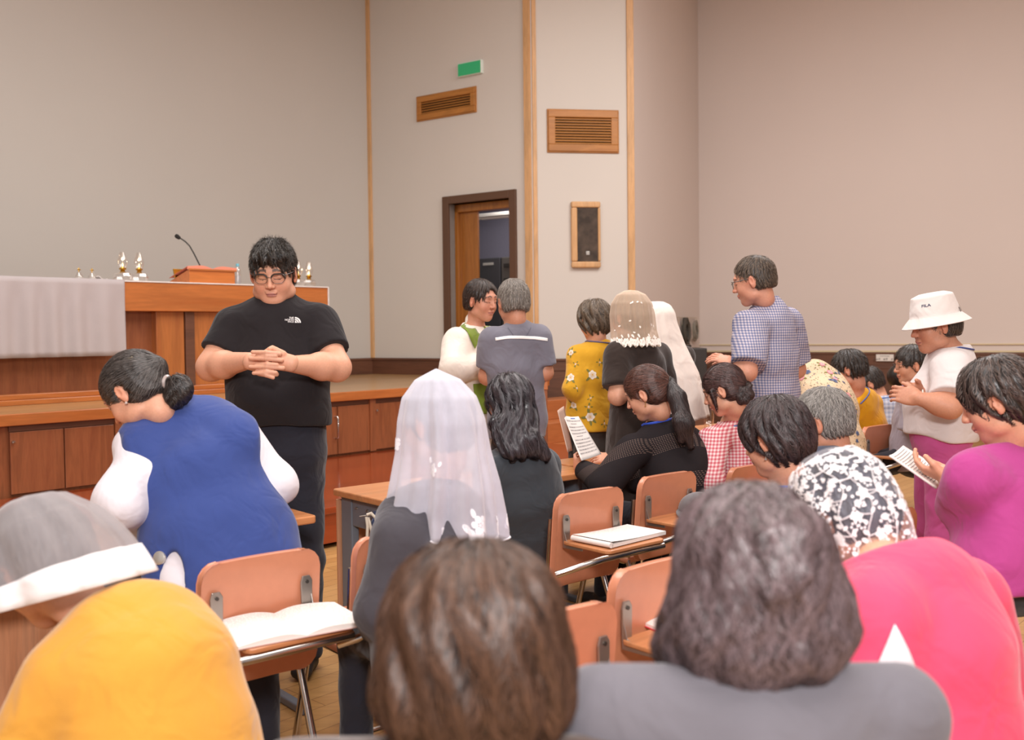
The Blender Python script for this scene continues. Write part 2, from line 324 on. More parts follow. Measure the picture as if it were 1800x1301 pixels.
MB().tube([(i0+.27, .15, SH+1.12), (i0+.27, .115, SH+1.12), (i0+.27, .105, SH+1.05), (i0+.27, .105, SH+.98)], .009).build('pull_handle', plain('brass', 'c59a3e', .25, 1), e, smooth=True)
MB().tube([(i0+.27, .105, SH+.98), (i0+.27, .105, SH+.72)], .011).build('grip', plain('maroon_grip', '5e1f18', .4), e, smooth=True)
# small dim room behind the door
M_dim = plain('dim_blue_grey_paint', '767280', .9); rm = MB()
rx0, rx1 = dA-2.1, dB-.02
for q_ in ((rx0, rx1, 1.9, 2.0, SH-.1, 3.7), (rx0-.1, rx0, .16, 2.0, SH-.1, 3.7), (rx1, rx1+.06, .16, 2.0, SH-.1, 3.7), (rx0, rx1, .16, 2.0, 3.6, 3.7), (rx0, rx1, .16, 2.0, SH-.1, SH)): rm.box(*q_)
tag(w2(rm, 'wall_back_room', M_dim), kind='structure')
bx = ray2(841, K1, W2D)-.69-.02; bx2 = ray2(882, K1, W2D)-.69
e = empty('equipment_cabinet', loc, rz2, 'dark equipment cabinet standing in the dim room behind the doorway', 'cabinet')
MB().box(bx-.25, bx2, 1.0, 1.6, SH, 2.47).build('body', plain('dark_cabinet_metal', '3c3b3f', .5), e, bevel=.01)
m = MB(); [m.box(bx+.10+.026*k, bx+.117+.026*k, .992, 1.001, 2.37, 2.405) for k in range(7)]; m.build('name_plate', plain('pale_print', 'b8b4ac', .6), e)
e = empty('control_rack', loc, rz2, 'grey control rack with a white notice beside the dark equipment cabinet', 'rack')
MB().box(bx2+.01, bx2+.5, 1.02, 1.6, SH, 2.47).build('body', plain('grey_rack_metal', '55504c', .5), e, bevel=.01)
for k in range(4): MB().box(bx2+.06, bx2+.42, 1.0, 1.02, 2.33-.2*k, 2.38-.2*k).build('rack_unit', plain('black_plastic', '26221f', .5), e)
MB().box(bx2+.04, bx2+.3, .995, 1.005, 1.80, 1.92).build('notice', plain('paper_white', 'd9d4cc', .8), e)
_q = K1+W2D*((dA+dB)/2)+np.array([-W2D[1], W2D[0]])*.9; area('back_room_fill', (_q[0], _q[1], 3.45), (_q[0], _q[1], 0), .6, 30, (1, .97, .95))  # added fill light that brightens the room behind the door
e = empty('tube_lamp', loc, rz2, 'unlit tube lamp under the ceiling of the dim room behind the doorway', 'lamp')
MB().box(bx, bx2+.5, 1.0, 1.14, 3.04, 3.09).build('housing', plain('lamp_white', 'c9c3bd', .5), e, bevel=.008)
for yy in (1.03, 1.10): MB().tube([(bx+.02, yy, 3.025), (bx2+.48, yy, 3.025)], .013).build('tube', plain('lamp_glass', 'e2ddd8', .3), e, smooth=True)
# vents
def vent(K, Dr, px0, px1, z0, z1, nsl, label, rim=.07, lip=.035):
    x0, x1 = ray2(px0, K, Dr, 200), ray2(px1, K, Dr, 200); rz = math.atan2(Dr[1], Dr[0])
    e = empty('wall_vent', (K[0], K[1], 0), rz, label, 'vent'); mt = wood('vent_oak', 'a96c2c', 'bd7f3c', 'x', .45, 8)
    m = MB()
    for a, b, c, d_ in ((x0, x1, z1-rim, z1), (x0, x1, z0, z0+rim), (x0, x0+rim, z0+rim, z1-rim), (x1-rim, x1, z0+rim, z1-rim)): m.box(a, b, -lip, .0, c, d_)
    m.box(x0-.015, x1+.015, -.02, 0, z1-.005, z1+.015).box(x0-.015, x1+.015, -.02, 0, z0-.015, z0+.005).box(x0-.015, x0, -.02, 0, z0, z1).box(x1, x1+.015, -.02, 0, z0, z1)
    m.build('frame', mt, e, bevel=.006)
    MB().box(x0+rim, x1-rim, -.004, .0, z0+rim, z1-rim).build('backing', plain('vent_dark', '2a1a10', .8), e)
    s_ = MB(); hh = (z1-z0-2*rim)
    for k in range(nsl):
        zc = z0+rim+hh*(k+.5)/nsl; s_.prism([(-.028, zc-.004-.25*hh/nsl), (-.028, zc+.004-.25*hh/nsl), (-.004, zc+.006+.25*hh/nsl), (-.004, zc-.002+.25*hh/nsl)], 'x', x0+rim, x1-rim)
    s_.build('louvre', mt, e)
zt_ = lambda K, Dr, px, py: EYE[2]+DIR(px, py)[2]/DIR(px, py)[1]*(K+Dr*ray2(px, K, Dr, py))[1]
vent(K1, W2D, 735, 837, zt_(K1, W2D, 786, 204), zt_(K1, W2D, 786, 163), 5, 'narrow wooden louvred vent on the angled wall above the doorway')
vent(K2, W3D, 963, 1085, zt_(K2, W3D, 1023, 267), zt_(K2, W3D, 1023, 195), 10, 'large wooden louvred vent high above the wall speaker', .085)
# framed wall speaker
x0, x1 = ray2(1005, K2, W3D), ray2(1056, K2, W3D); z0, z1 = zt_(K2, W3D, 1030, 471), zt_(K2, W3D, 1030, 355)
e = empty('wall_speaker_box', (K2[0], K2[1], 0), a3, 'dark framed loudspeaker with a pale wooden surround on the wall', 'loudspeaker')
rw = .075; m = MB()
for a, b, c, d_ in ((x0, x1, z1-rw, z1), (x0, x1, z0, z0+rw), (x0, x0+rw, z0+rw, z1-rw), (x1-rw*.45, x1, z0+rw, z1-rw)):
    m.box(a, b, -.06, 0, c, d_)
m.build('surround', M_trim, e, bevel=.02)
t = NT('speaker_cloth'); t.base(t.ramp(t.noise(t.coord(), 9, 3), [(.35, srgb('3d352f')), (.7, srgb('5a4d43'))])); t.set(Roughness=.9); t.bump(t.noise(t.coord(), 700, 2), .4, .002)
MB().box(x0+rw, x1-rw*.45, -.045, 0, z0+rw, z1-rw).build('grille', t.m, e, bevel=.004)
lx = (x0+x1)/2+.02; MB().box(lx-.022, lx+.022, -.052, -.045, z0+rw+.08, z0+rw+.125).build('badge', plain('silver_badge', 'c8c4be', .3, .6), e, bevel=.003)
# green exit sign, its lower edge in the picture
xs0, xs1 = ray2(808, K1, W2D, 120), ray2(850, K1, W2D, 120); zs = zt_(K1, W2D, 830, 133)
e = empty('exit_sign', loc, rz2, 'green exit sign high on the angled wall above the narrow vent', 'sign')
MB().box(xs0, xs1, -.05, 0, zs, zs+.17).build('case', plain('exit_white', 'dfe8e0', .5), e, bevel=.006)
MB().box(xs0+.012, xs1-.012, -.055, -.05, zs+.006, zs+.158).build('face', emit('exit_green', '2f9c66', .25), e)
# framed rack of cables hanging in the recess, and the black upright piano-like cabinet under it
D4 = (K4-K3)/np.linalg.norm(K4-K3); rz4 = math.atan2(D4[1], D4[0])
c0, c1 = ray2(1166, K3, D4), ray2(1222, K3, D4); zc1, zc0 = zt_(K3, D4, 1200, 558), zt_(K3, D4, 1200, 596)
e = empty('cable_rack', (K3[0], K3[1], 0), rz4, 'pale wire rack on the recess wall with hanging coiled cables', 'rack')
m = MB().tube([(c0, -.03, zc1), (c1, -.03, zc1)], .006).tube([(c0, -.03, zc0), (c1, -.03, zc0)], .006).tube([(c0, -.03, zc0), (c0, -.03, zc1)], .006).tube([(c1, -.03, zc0), (c1, -.03, zc1)], .006)
for k in range(9): m.tube([(c0+(c1-c0)*(k+.5)/9, -.03, zc0), (c0+(c1-c0)*(k+.5)/9, -.03, zc1)], .003)
m.build('grid', plain('wire_cream', 'c9bba9', .5), e)
for i, (px, rr, cc, lb) in enumerate(((1180, .13, '2e2a28', 'thin dark cable loop at the left end of the cable rack'), (1200, .17, '4b463f', 'thick bundle of grey-brown coiled cable in the middle of the rack'), (1217, .14, '8a8478', 'pale cable coil at the right end of the cable rack'))):
    cx = ray2(px, K3, D4, 580); cz = zt_(K3, D4, px, 582); P = []; nn = 60 if i != 1 else 200; rg = random.Random(i)
    for k in range(nn):
        a = k/10*2*math.pi; w = rr*(.78+.22*math.sin(k*.37+i)); P.append((cx+w*.9*math.cos(a), -.05-.02*math.sin(k*.21), cz+w*1.15*math.sin(a)))
    if i == 1: P += [(cx+.14, -.06, cz-.2), (cx+.15, -.06, cz-.5)]
    tag(MB().tube(P, .009 if i != 2 else .007, 6).build('cable_coil', plain('cable_'+str(i), cc, .6), None, (K3[0], K3[1], 0), rz4, smooth=True), lb, 'cable', 'cable coils on the wire rack')
q = PZ(1208, 700, .6); bl = W(1243, 612, 10.6)
e = empty('upright_console', (bl[0], bl[1], 0), 0.0, 'black and brown upright console with a flat black top under the cable rack', 'cabinet')
MB().box(-.62, 0, 0, .5, .85, bl[2]).build('upper_case', plain('black_case', '2c2725', .55), e, bevel=.01)
MB().box(-.6, -.02, .05, .48, 0, .85).build('lower_case', M_dkwood, e, bevel=.01)
MB().tube([(-.45, .35, bl[2]+.02), (-.3, .2, bl[2]+.03), (-.12, .3, bl[2]+.02)], .012, 8).build('cable', plain('black_plastic', '26221f', .5), e, smooth=True)
# white name plate on the wainscot
x0, x1 = ray2(1541, K4, W5D), ray2(1572, K4, W5D); z1_, z0_ = zt_(K4, W5D, 1556, 623), zt_(K4, W5D, 1556, 635)
e = empty('wall_plate', (K4[0], K4[1], 0), a5, 'small white lettered plate on the dark wainscot of the right wall', 'sign')
MB().box(x0, x1, -.05, -.03, z0_, z1_).build('plate', plain('plate_white', 'e2ddd6', .4), e, bevel=.006)
xm = (x0+x1)/2
rg = random.Random(4); m = MB()
def strokes(m, cx, cz, w):       # tiny dark strokes the size of the plate's characters, which the picture leaves unreadable
    for k in range(4):
        if rg.random() < .5: m.box(cx-w*.4, cx+w*.4, -.0525, -.0495, cz-w*.45+w*.28*k, cz-w*.45+w*.28*k+w*.11)
        else: xx = cx-w*.35+w*.22*k; m.box(xx, xx+w*.11, -.0525, -.0495, cz-w*.4, cz+w*.4)
for k in (-4, -3, -2, -.2, .8, 2.6, 3.6, 4.6): strokes(m, xm+k*.034, (z0_+z1_)/2-.017, .027)
for k in range(6): strokes(m, xm+(k-2.5)*.02, (z0_+z1_)/2+.025, .014)
m.build('lettering', plain('dark_print', '4b4340', .7), e)
# brown post and rail in front of the wainscot, by the man in grey
pl = W(957, 668, 8.6)
e = empty('wooden_kneeler', (pl[0], pl[1], 0), ANG_U-.9, 'brown wooden stand with a top rail behind the man in the grey shirt', 'stand')
MB().box(-.5, .03, -.03, .03, pl[2]-.09, pl[2]).build('top_rail', M_or2, e, bevel=.008)
for xx in (-.47, .0): MB().box(xx-.025, xx+.025, -.025, .025, 0, pl[2]-.09).build('post', M_brown, e, bevel=.005)
MB().box(-.47, 0, -.02, .02, .25, .33).build('lower_rail', M_brown, e)
# ------------------------------------------------------------------ altar and what stands on it
M_linen = cloth('white_linen', 'b9b0b0', .9, 700, .06, .1); MATS['white_linen'].node_tree.nodes['Bump'].inputs['Strength'].default_value = .08; M_linen2 = cloth('white_altar_cloth', 'e9e2de', .9, 700, .05, .1)
AZ = 1.94; a0 = PZ(215, 492.8, AZ); a1 = PZ(576, 504.2, AZ); A0 = a0[:2]; AU = (a1-a0)[:2]; AL = float(np.linalg.norm(AU)); AU /= AL; AR = math.atan2(AU[1], AU[0]); AN = np.array([-AU[1], AU[0]])
aloc = (A0[0], A0[1], 0); AX0 = -2.2
e = empty('altar', aloc, AR, 'long wooden altar table with an orange-brown top panel standing on the stage', 'altar')
MB().box(AX0, AL, 0, .95, AZ-.27, AZ-.012).build('fascia', M_orange, e, bevel=.006)
rec = lambda px: ray2(px, A0+AN*.07, AU, 600)
b_ = MB(); b_.box(AX0+.1, AL-.05, .16, .85, SH+.09, AZ-.27); b_.build('base_panel', M_brown, e)
M_or3 = wood('orange_veneer_vertical', 'a9602f', 'b97038', 'z', .4, 6, .2)
for (p0, p1) in ((275, 324), (342, 560)): MB().box(rec(p0), min(rec(p1), AL-.02), .07, .2, SH+.09, AZ-.27).build('front_panel', M_or3, e, bevel=.004)
MB().box(rec(325), rec(341), .05, .2, SH+.09, AZ-.27).build('pilaster', M_dkwood, e, bevel=.006)
MB().box(AX0+.05, AL-.02, .03, .9, SH, SH+.045).box(AX0+.07, AL-.04, .055, .88, SH+.045, SH+.09).build('plinth', M_orange, e, bevel=.006)
# cloths
m = MB().box(AX0, AL+.008, -.008, .96, AZ-.012, AZ)
m.box(AL, AL+.012, -.008, .96, AZ-.20, AZ-.006)
e = tag(m.build('altar_cloth', M_linen2, None, aloc, AR, bevel=.003), 'thin white cloth covering the altar top with one end hanging at the right', 'cloth')
def hang(u, v):
    x = AX0+.05+(-.0-AX0-.06)*u+.02; zt = AZ+.004; z0 = AZ-.66; z = zt-(zt-z0)*v
    return (x+.012*v*math.sin(9*u), -.022-.012*v-(.012+.014*v)*math.sin(u*55+2*math.sin(u*9))*min(1, v*3+.1), z)
m = MB().grid(hang, 140, 14); m.grid(lambda u, v: (AX0+.05+(-AX0-.04)*u, -.022+.6*v, AZ+.005), 10, 3)
tag(m.build('hanging_cloth', M_linen, None, aloc, AR, smooth=True, solid=.003), 'greyish white pleated cloth hanging from the left part of the altar front', 'cloth')
# things on the altar: placed in altar coordinates (x along, y behind the front edge)
M_crystal = glass('cut_glass', (.97, .97, .97, 1), .08, .9); M_clear = glass('lamp_chimney_glass', (.99, .99, .98, 1), .02, .75); M_brass = plain('brass', 'c59a3e', .25, 1)
M_flame = emit('flame', 'ffcf8a', 6.)
def on_altar(px, y): x = ray2(px, A0+AN*y, AU, 490); return x
def a_w(x, y): p = A0+AU*x+AN*y; return (p[0], p[1], AZ)
def oil_lamp(px, label):
    x = on_altar(px, .30); e = empty('oil_lamp', a_w(x, .30), AR, label, 'oil lamp', 'lit glass oil lamps on the altar')
    m = MB(); k = 16; prof = [(.052, .0), (.066, .025), (.074, .055), (.066, .08), (.04, .09), (.022, .095)]
    V = [(r*(1+.07*(j % 2))*math.cos(j*2*math.pi/k), r*(1+.07*(j % 2))*math.sin(j*2*math.pi/k), z) for r, z in prof for j in range(k)]
    m.add(V, [(i*k+j, i*k+(j+1) % k, (i+1)*k+(j+1) % k, (i+1)*k+j) for i in range(5) for j in range(k)]+[tuple(range(k-1, -1, -1))]); m.build('font', M_crystal, e)
    MB().lathe([(.022, .093), (.024, .10), (.017, .108), (.030, .116), (.032, .128), (.016, .136), (.008, .142)]).build('burner', M_brass, e, smooth=True)
    MB().lathe([(.028, .124), (.036, .145), (.045, .175), (.044, .2), (.033, .235), (.024, .262), (.022, .275)], seg=24).build('chimney', M_clear, e, smooth=True)
    MB().lathe([(.002, .142), (.006, .15), (.0065, .158), (.003, .168), (.0005, .178)], seg=10).build('flame', M_flame, e, smooth=True)
    l = bpy.data.lights.new('lamp_flame', 'POINT'); l.energy = .5; l.color = (1, .7, .4); l.shadow_soft_size = .01; o = bpy.data.objects.new('lamp_flame', l); COL.objects.link(o); o.parent = e; o.location = (0, 0, .2)
oil_lamp(216, 'lit glass oil lamp, leftmost on the altar, just above the cloth edge'); oil_lamp(245, 'lit glass oil lamp second from the left on the altar, nearer the book stand')
oil_lamp(524, 'lit glass oil lamp half hidden behind the ear of the man in the black T-shirt'); oil_lamp(543, 'lit glass oil lamp at the right end of the altar')
def cruet(px, label):
    x = on_altar(px, .22); e = empty('glass_cruet', a_w(x, .22), AR, label, 'cruet', 'small glass cruets with gold crosses')
    MB().lathe([(.03, 0), (.038, .015), (.036, .035), (.02, .058), (.014, .07), (.017, .075)]).build('bottle', M_crystal, e, smooth=True)
    MB().lathe([(.033, .003), (.035, .014), (.032, .026)]).build('contents', plain('milky_water', 'd9d2c9', .3), e, smooth=True)
    MB().box(-.004, .004, -.003, .003, .072, .112).box(-.017, .017, -.003, .003, .09, .098).build('cross', M_brass, e, bevel=.002)
cruet(139, 'small glass cruet with a gold cross, at the far left of the altar cloth'); cruet(162, 'small glass cruet with a gold cross, next to the folded napkin')
x = on_altar(176, .22); m = MB().grid(lambda u, v: (.10*(u-.5), .08*(v-.5), .012+.014*math.sin(7*u+3*v)*math.cos(5*v)+.02*(1-u)), 10, 8)
tag(m.build('napkin', M_linen2, None, a_w(x, .22), AR, smooth=True, solid=.003), 'crumpled white napkin beside the glass cruet', 'napkin')
x = on_altar(199, .3); tag(MB().lathe([(.012, 0), (.018, .006), (.016, .016), (.006, .024), (.001, .03)]).build('brass_ornament', M_brass, None, a_w(x, .3), AR, smooth=True), 'tiny brass object standing left of the oil lamps on the altar', 'ornament')
# book stand: wedge with its high end to the right-front, open book with salmon leaves on it
bx0, bx1 = on_altar(333, .12), on_altar(413, .12); bw = bx1-bx0
e = empty('book_stand', a_w(bx0, .12), AR, 'slanted orange wooden book stand on the altar', 'book stand')
bh = .135; bd = .46
MB().prism([(0, 0), (bd, 0), (bd, .012), (0, bh)], 'x', 0, bw).build('stand_body', wood('stand_wood', 'c0662c', 'd07a3c', 'x', .3, 4, .3), e, bevel=.003)
MB().box(-.01, bw+.012, -.014, .006, bh-.012, bh+.006).build('lip', M_orange, e, bevel=.003)
e = empty('open_missal', a_w(bx0, .12), AR, 'open book with salmon pink page edges lying on the slanted stand', 'book')
def page(sgn):
    def f(u, v):
        y = .0+.36*v; zz = bh-.008-y*(bh-.012)/bd; w = bw*.5+.02; x = bw/2+sgn*(w*u); return (x, y, zz+.012+.045*math.sin(min(1, u*1.6+.06)*math.pi*.5)*(1-.55*u))
    return f
for sg in (-1, 1):
    m = MB().grid(page(sg), 14, 3); n0 = len(m.v); top = page(sg)
    m.grid(lambda u, v: (top(u, 0)[0], -.001, (bh-.004)*(1-v)+top(u, 0)[2]*v), 14, 2); m.build('page_block', plain('salmon_leaves', 'f2957a', .6), e, smooth=True)
e2 = empty('brass_holder', a_w(on_altar(318, .40), .40), AR, 'small gold holder standing behind the book stand', 'holder')
MB().prism([(-.045, 0), (.045, 0), (.09, .15), (-.075, .15)], 'y', 0, .02).build('panel', M_brass, e2, bevel=.003)
# gooseneck microphone
P = [W(px, py, 9.35) for px, py in ((352, 468), (349, 462), (341, 446), (333, 432), (326, 425), (319, 420), (315, 418))]; base = P[0].copy(); base[2] = AZ+.012
e = empty('gooseneck_microphone', tuple(base), 0, 'black gooseneck microphone rising behind the book stand', 'microphone')
MB().tube([base]+P, .007, 8).build('neck', plain('black_metal', '2c2a28', .4, .3), e, smooth=True, world=True)
MB().tube([W(316, 419, 9.35), W(311, 415.5, 9.35), W(308.5, 413.5, 9.35)], [.016, .022, .015], 12).build('capsule', plain('black_foam', '22201f', .9), e, smooth=True, world=True)
MB().lathe([(.05, -.012), (.05, .0), (.02, .012)]).build('base', plain('black_plastic', '26221f', .5), e, smooth=True)
def bottle(loc, h, label, name='water_bottle', cap='6fb6c8', rz=0, r=.032):
    e = empty(name, loc, rz, label, 'bottle'); s = h/.22
    MB().lathe([(r*.95, 0), (r, .01*s), (r*.93, .03*s), (r, .05*s), (r*.93, .07*s), (r, .09*s), (r*.94, .11*s), (r, .13*s), (r*.95, .15*s), (r*.55, .18*s), (.013, .19*s), (.013, .2*s)]).build('bottle_body', M_crystal, e, smooth=True)
    MB().lathe([(r*.9, .004), (r*.93, .09*s), (r*.9, .1*s)]).build('label_sleeve', sheer('clear_label', 'd9dde4', .35), e, smooth=True)
    MB().lathe([(.0165, .192*s), (.0165, .218*s), (.014, .222*s)]).build('cap', plain('cap_'+cap, cap, .4), e, smooth=True)
bottle(a_w(on_altar(418, .2), .2), .21, 'small clear water bottle with a light blue cap on the altar')
# pale wooden stool in front of the altar, under the cloth
g = PZ(152, 686, SH); e = empty('wooden_stool', (g[0], g[1], SH), AR, 'pale pine stool standing on the stage under the hanging cloth', 'stool')
M_pine = wood('pine', 'd8a35e', 'e3b673', 'z', .45, 10); hs = .43
for x_, y_ in ((0, 0), (.42, 0), (0, .3), (.42, .3)): MB().box(x_-.022, x_+.022, y_-.022, y_+.022, 0, hs-.03).build('leg', M_pine, e, bevel=.004)
MB().box(-.03, .45, -.03, .33, hs-.03, hs).build('seat', M_pine, e, bevel=.005)
for y_ in (0, .3): MB().box(.02, .40, y_-.01, y_+.01, hs-.12, hs-.085).build('stretcher', M_pine, e, bevel=.003)
for x_ in (0, .42): MB().box(x_-.01, x_+.01, .02, .28, hs-.12, hs-.085).build('stretcher', M_pine, e, bevel=.003)

# ------------------------------------------------------------------ desks
DA = math.radians(40); DU = np.array([math.cos(DA), math.sin(DA)]); DN = np.array([-DU[1], DU[0]])     # along a row / towards the stage
M_desk = wood('desk_top_wood', 'c9804f', 'd8925f', 'x', .35, 6, .2); M_deskp = wood('desk_panel_wood', 'cf8f68', 'dc9e78', 'z', .5, 9); M_gmetal = plain('grey_enamel', '767c86', .4, .1)
def desk(corner, which, L, D, h, label, group='classroom desks in rows'):
    # corner = far-left ('fl') or near-right ('nr') corner of the top, in plan
    c = np.array(corner[:2]); 
    if which == 'nr': c = c-DU*L
    if which == 'fl': c = c-DN*D
    e = empty('desk', (c[0], c[1], 0), DA, label, 'desk', group)
    MB().prism(rounded(L, D, .02, 4, L/2, D/2), 'z', h-.03, h).build('desk_top', M_desk, e, bevel=.006)
    for s, xx in ((1, .05), (-1, L-.05)):
        g_ = MB().box(xx-.02, xx+.02, D-.12, D-.03, .02, h-.03).box(xx-.015, xx+.015, .08, D-.1, h-.16, h-.03).box(xx-.02, xx+.02, .02, D-.02, 0, .03)
        g_.prism([(D-.12, h-.16), (.16, h-.16), (.10, h-.10), (.10, h-.03), (D-.12, h-.03)], 'x', xx-.012, xx+.012); leg = g_.build('leg', M_gmetal, e, bevel=.006)
        for yy in (D-.16, .2): MB().lathe([(.011, 0), (.011, .004), (.006, .008)]).build('bolt', M_grey_metal, leg, loc=(xx-s*.013, yy, h-.075), smooth=True)
    MB().box(.02, L-.02, D-.015, D+.0, .12, h-.05).build('modesty_panel', M_deskp, e, bevel=.003)
    MB().box(.08, L-.08, .10, D-.14, h-.16, h-.15).build('shelf', M_gmetal, e)
    return e
desk(PZ(583, 859, .74), 'fl', 1.28, .45, .74, 'wooden desk with grey metal legs in front of the woman in the sheer white veil')
dL = PZ(558, 906, .76); desk(dL, 'nr', 1.6, .42, .76, 'wooden desk whose right end shows beside the woman in the navy vest')
dB_ = PZ(988, 838, .74)
desk(PZ(583, 859, .74)[:2]+DU*1.31, 'fl', 1.5, .45, .74, 'wooden desk under the hands of the woman reading the song sheet')
dC = PZ(1225, 748, .74); desk(np.array([dC[0], dC[1]])-DU*.55, 'fl', 1.9, .45, .74, 'wooden desk carrying the clear plastic cup, beyond the woman in red gingham')
tg = PZ(1013, 834, .72); 
e = tag(MB().obox((tg[0], tg[1], .727), np.append(DU, 0), np.append(DN, 0), np.array([0, 0, 1.]), .025, .004, .012).build('desk_sticker', plain('paper_white', 'd9d4cc', .8)), 'white barcode sticker on the desk edge by the long haired woman', 'sticker')
# straps hanging on the side of the near desk
hb = W(652, 905, 4.15); e = empty('strap_bundle', tuple(hb), 0, 'cream straps and a small navy pouch hanging from a wire hook on the desk leg', 'bag')
M_strap = cloth('cream_strap', 'ddd2c0'); Z = lambda px, py, dy=0: W(px, py, 4.12+dy)
MB().tube([Z(632, 908), Z(645, 906), Z(656, 905), Z(660, 907)], .003, 6).build('hook', M_grey_metal, e, smooth=True, world=True)
for pl_ in (((644, 909), (646, 925), (645, 950)), ((645, 905), (652, 902), (662, 912), (674, 935)), ((647, 910), (655, 940)), ((660, 910), (663, 925), (663, 940))):
    MB().tube([Z(a, b, .0) for a, b in pl_], .0065, 8).build('strap', M_strap, e, smooth=True, world=True)
m = MB().grid(lambda u, v: Z(656+16*u+3*math.sin(5*v), 897+26*v+3*math.sin(6*u), .03+.01*math.sin(9*u)*math.sin(7*v)), 8, 8); m.build('pouch', cloth('navy_pouch', '4a5478'), e, smooth=True, solid=.012, world=True)
# clear plastic cup
q = PZ(1246, 752, .74); e = empty('plastic_cup', (q[0], q[1], .74), 0, 'tall clear plastic cup standing on the desk beside the woman in red gingham', 'cup')
MB().lathe([(.032, 0), (.034, .01), (.038, .10), (.036, .16), (.030, .19)]).build('cup_body', M_crystal, e, smooth=True)
for k in range(4): MB().lathe([(.010, 0), (.014, .006), (.006, .016)]).build('ice', M_crystal, e, loc=(.012*math.cos(k*1.6), .012*math.sin(k*1.6), .012+.008*k), smooth=True)

# ------------------------------------------------------------------ chairs with a book shelf behind the back
M_vinyl = plain('tan_moulded_board', 'cf8868', .33, var=.1); MATS['tan_moulded_board'].node_tree.nodes['Principled BSDF'].inputs['Coat Weight'].default_value = .25
M_shelf = wood('chair_shelf_wood', 'c07a4c', 'cd8a5c', 'x', .35, 5, .2)
def make_chair(w=.375):
    e = empty('school_chair', (0, 0, 0), 0)
    # local: x along the row, y towards the stage; the back board stands at y = 0
    zt, zb = .80, .425
    def back(u, v):       # outline of the board, slightly dished and leaning back
        return None
    P = rounded(w, zt-zb, .055, 6, 0, (zt+zb)/2); nx, nz = 14, 10; m = MB()
    def sk(x, z, s): yb = -.035*(z-zb)/(zt-zb)+.018*math.cos(x/w*math.pi); return (x, yb+s, z)
    # moulded board: grid clipped to rounded corners
    V = []; Fc = []; hw = w/2
    def outl(z):
        r = .055; k = hw
        for zz, sgn in ((zt-r, 1), (zb+r, -1)):
            d = (z-zz)*sgn
            if d > 0: k = hw-r+math.sqrt(max(r*r-d*d, 0))
        return k
    zs = [zb+(zt-zb)*(.5-.5*math.cos(math.pi*j/16)) for j in range(17)]
    for s in (-.013, .013): V += [sk(outl(z)*(2*i/nx-1), z, s) for z in zs for i in range(nx+1)]
    n1 = 17*(nx+1)
    for j in range(16):
        for i in range(nx): a = j*(nx+1)+i; Fc += [(a, a+1, a+nx+2, a+nx+1), (n1+a, n1+a+nx+1, n1+a+nx+2, n1+a+1)]
    ring = [j*(nx+1) for j in range(17)]; ring2 = [j*(nx+1)+nx for j in range(17)]
    for r_ in (ring, ring2):
        for j in range(16): a, b = r_[j], r_[j+1]; Fc.append((a, b, n1+b, n1+a) if r_ is ring2 else (b, a, n1+a, n1+b))
    for i in range(nx): Fc += [(i+1, i, n1+i, n1+i+1), (16*(nx+1)+i, 16*(nx+1)+i+1, n1+16*(nx+1)+i+1, n1+16*(nx+1)+i)]
    o = mesh_obj('backrest', V, Fc, M_vinyl, e, True); b = o.modifiers.new('bv', 'BEVEL'); b.width = .009; b.segments = 3; b.limit_method = 'ANGLE'; b.angle_limit = math.radians(50)
    # wooden shelf for books behind the back, held by steel angle brackets
    zsf = .62; MB().prism(rounded(w-.04, .26, .03, 4, 0, -.165), 'z', zsf-.014, zsf).build('book_shelf', M_shelf, e, bevel=.004)
    for s in (-1, 1):
        x = s*(w/2-.045); br = MB().prism([(x-.017, zsf-.03), (x+.017, zsf-.03), (x+.019, zsf+.085), (x+.010, zsf+.10), (x-.014, zsf+.10), (x-.02, zsf+.08)], 'y', -.047, -.040)
        br.prism([(-.04, zsf-.03), (-.15, zsf-.026), (-.15, zsf-.014), (-.06, zsf+.002), (-.045, zsf+.05), (-.036, zsf+.05)], 'x', x-s*.004+s*.017, x+s*.017); k = br.build('bracket', M_grey_metal, e, bevel=.002)
        for zz in (zsf+.082, zsf-.012): MB().tube([(x, -.051, zz), (x, -.045, zz)], .0055, 10).build('rivet', plain('dark_rivet', '55504c', .4, .7), k, smooth=True)
    MB().tube([(-w/2-.16, -.20, zsf-.075), (-w/2-.09, -.26, zsf-.045), (-w/2, -.285, zsf-.028), (w/2-.03, -.285, zsf-.028)], .013, 12).build('shelf_tube', M_chrome, e, smooth=True)
    # seat
    def seat(u, v): x = (u-.5)*w*.96; y = .05+.38*v; return (x, y, .44-.02*math.cos((u-.5)*3)*math.sin(v*3)-.02*(1-v))
    m = MB().grid(seat, 12, 10); m.build('seat', M_vinyl, e, smooth=True, solid=.028, bevel=.006)
    fr = MB()
    for s in (-1, 1):
        x = s*(w/2-.02)
        fr.tube([(x, .02, .70), (x, .04, .46), (x, .08, .41), (x, .36, .41)], .011, 10)
    fr.build('frame', M_chrome, e, smooth=True)
    for s in (-1, 1):
        x = s*(w/2-.02); MB().tube([(x, .06, .42), (x, -.10, .012)], .0125, 10).build('leg', M_chrome, e, smooth=True); MB().tube([(x, .30, .41), (x, .42, .012)], .0125, 10).build('leg', M_chrome, e, smooth=True)
    MB().tube([(-w/2+.02, -.03, .18), (w/2-.02, -.03, .18)], .008, 8).build('stretcher', M_chrome, e, smooth=True)
    return e
ch0 = make_chair(); first = True
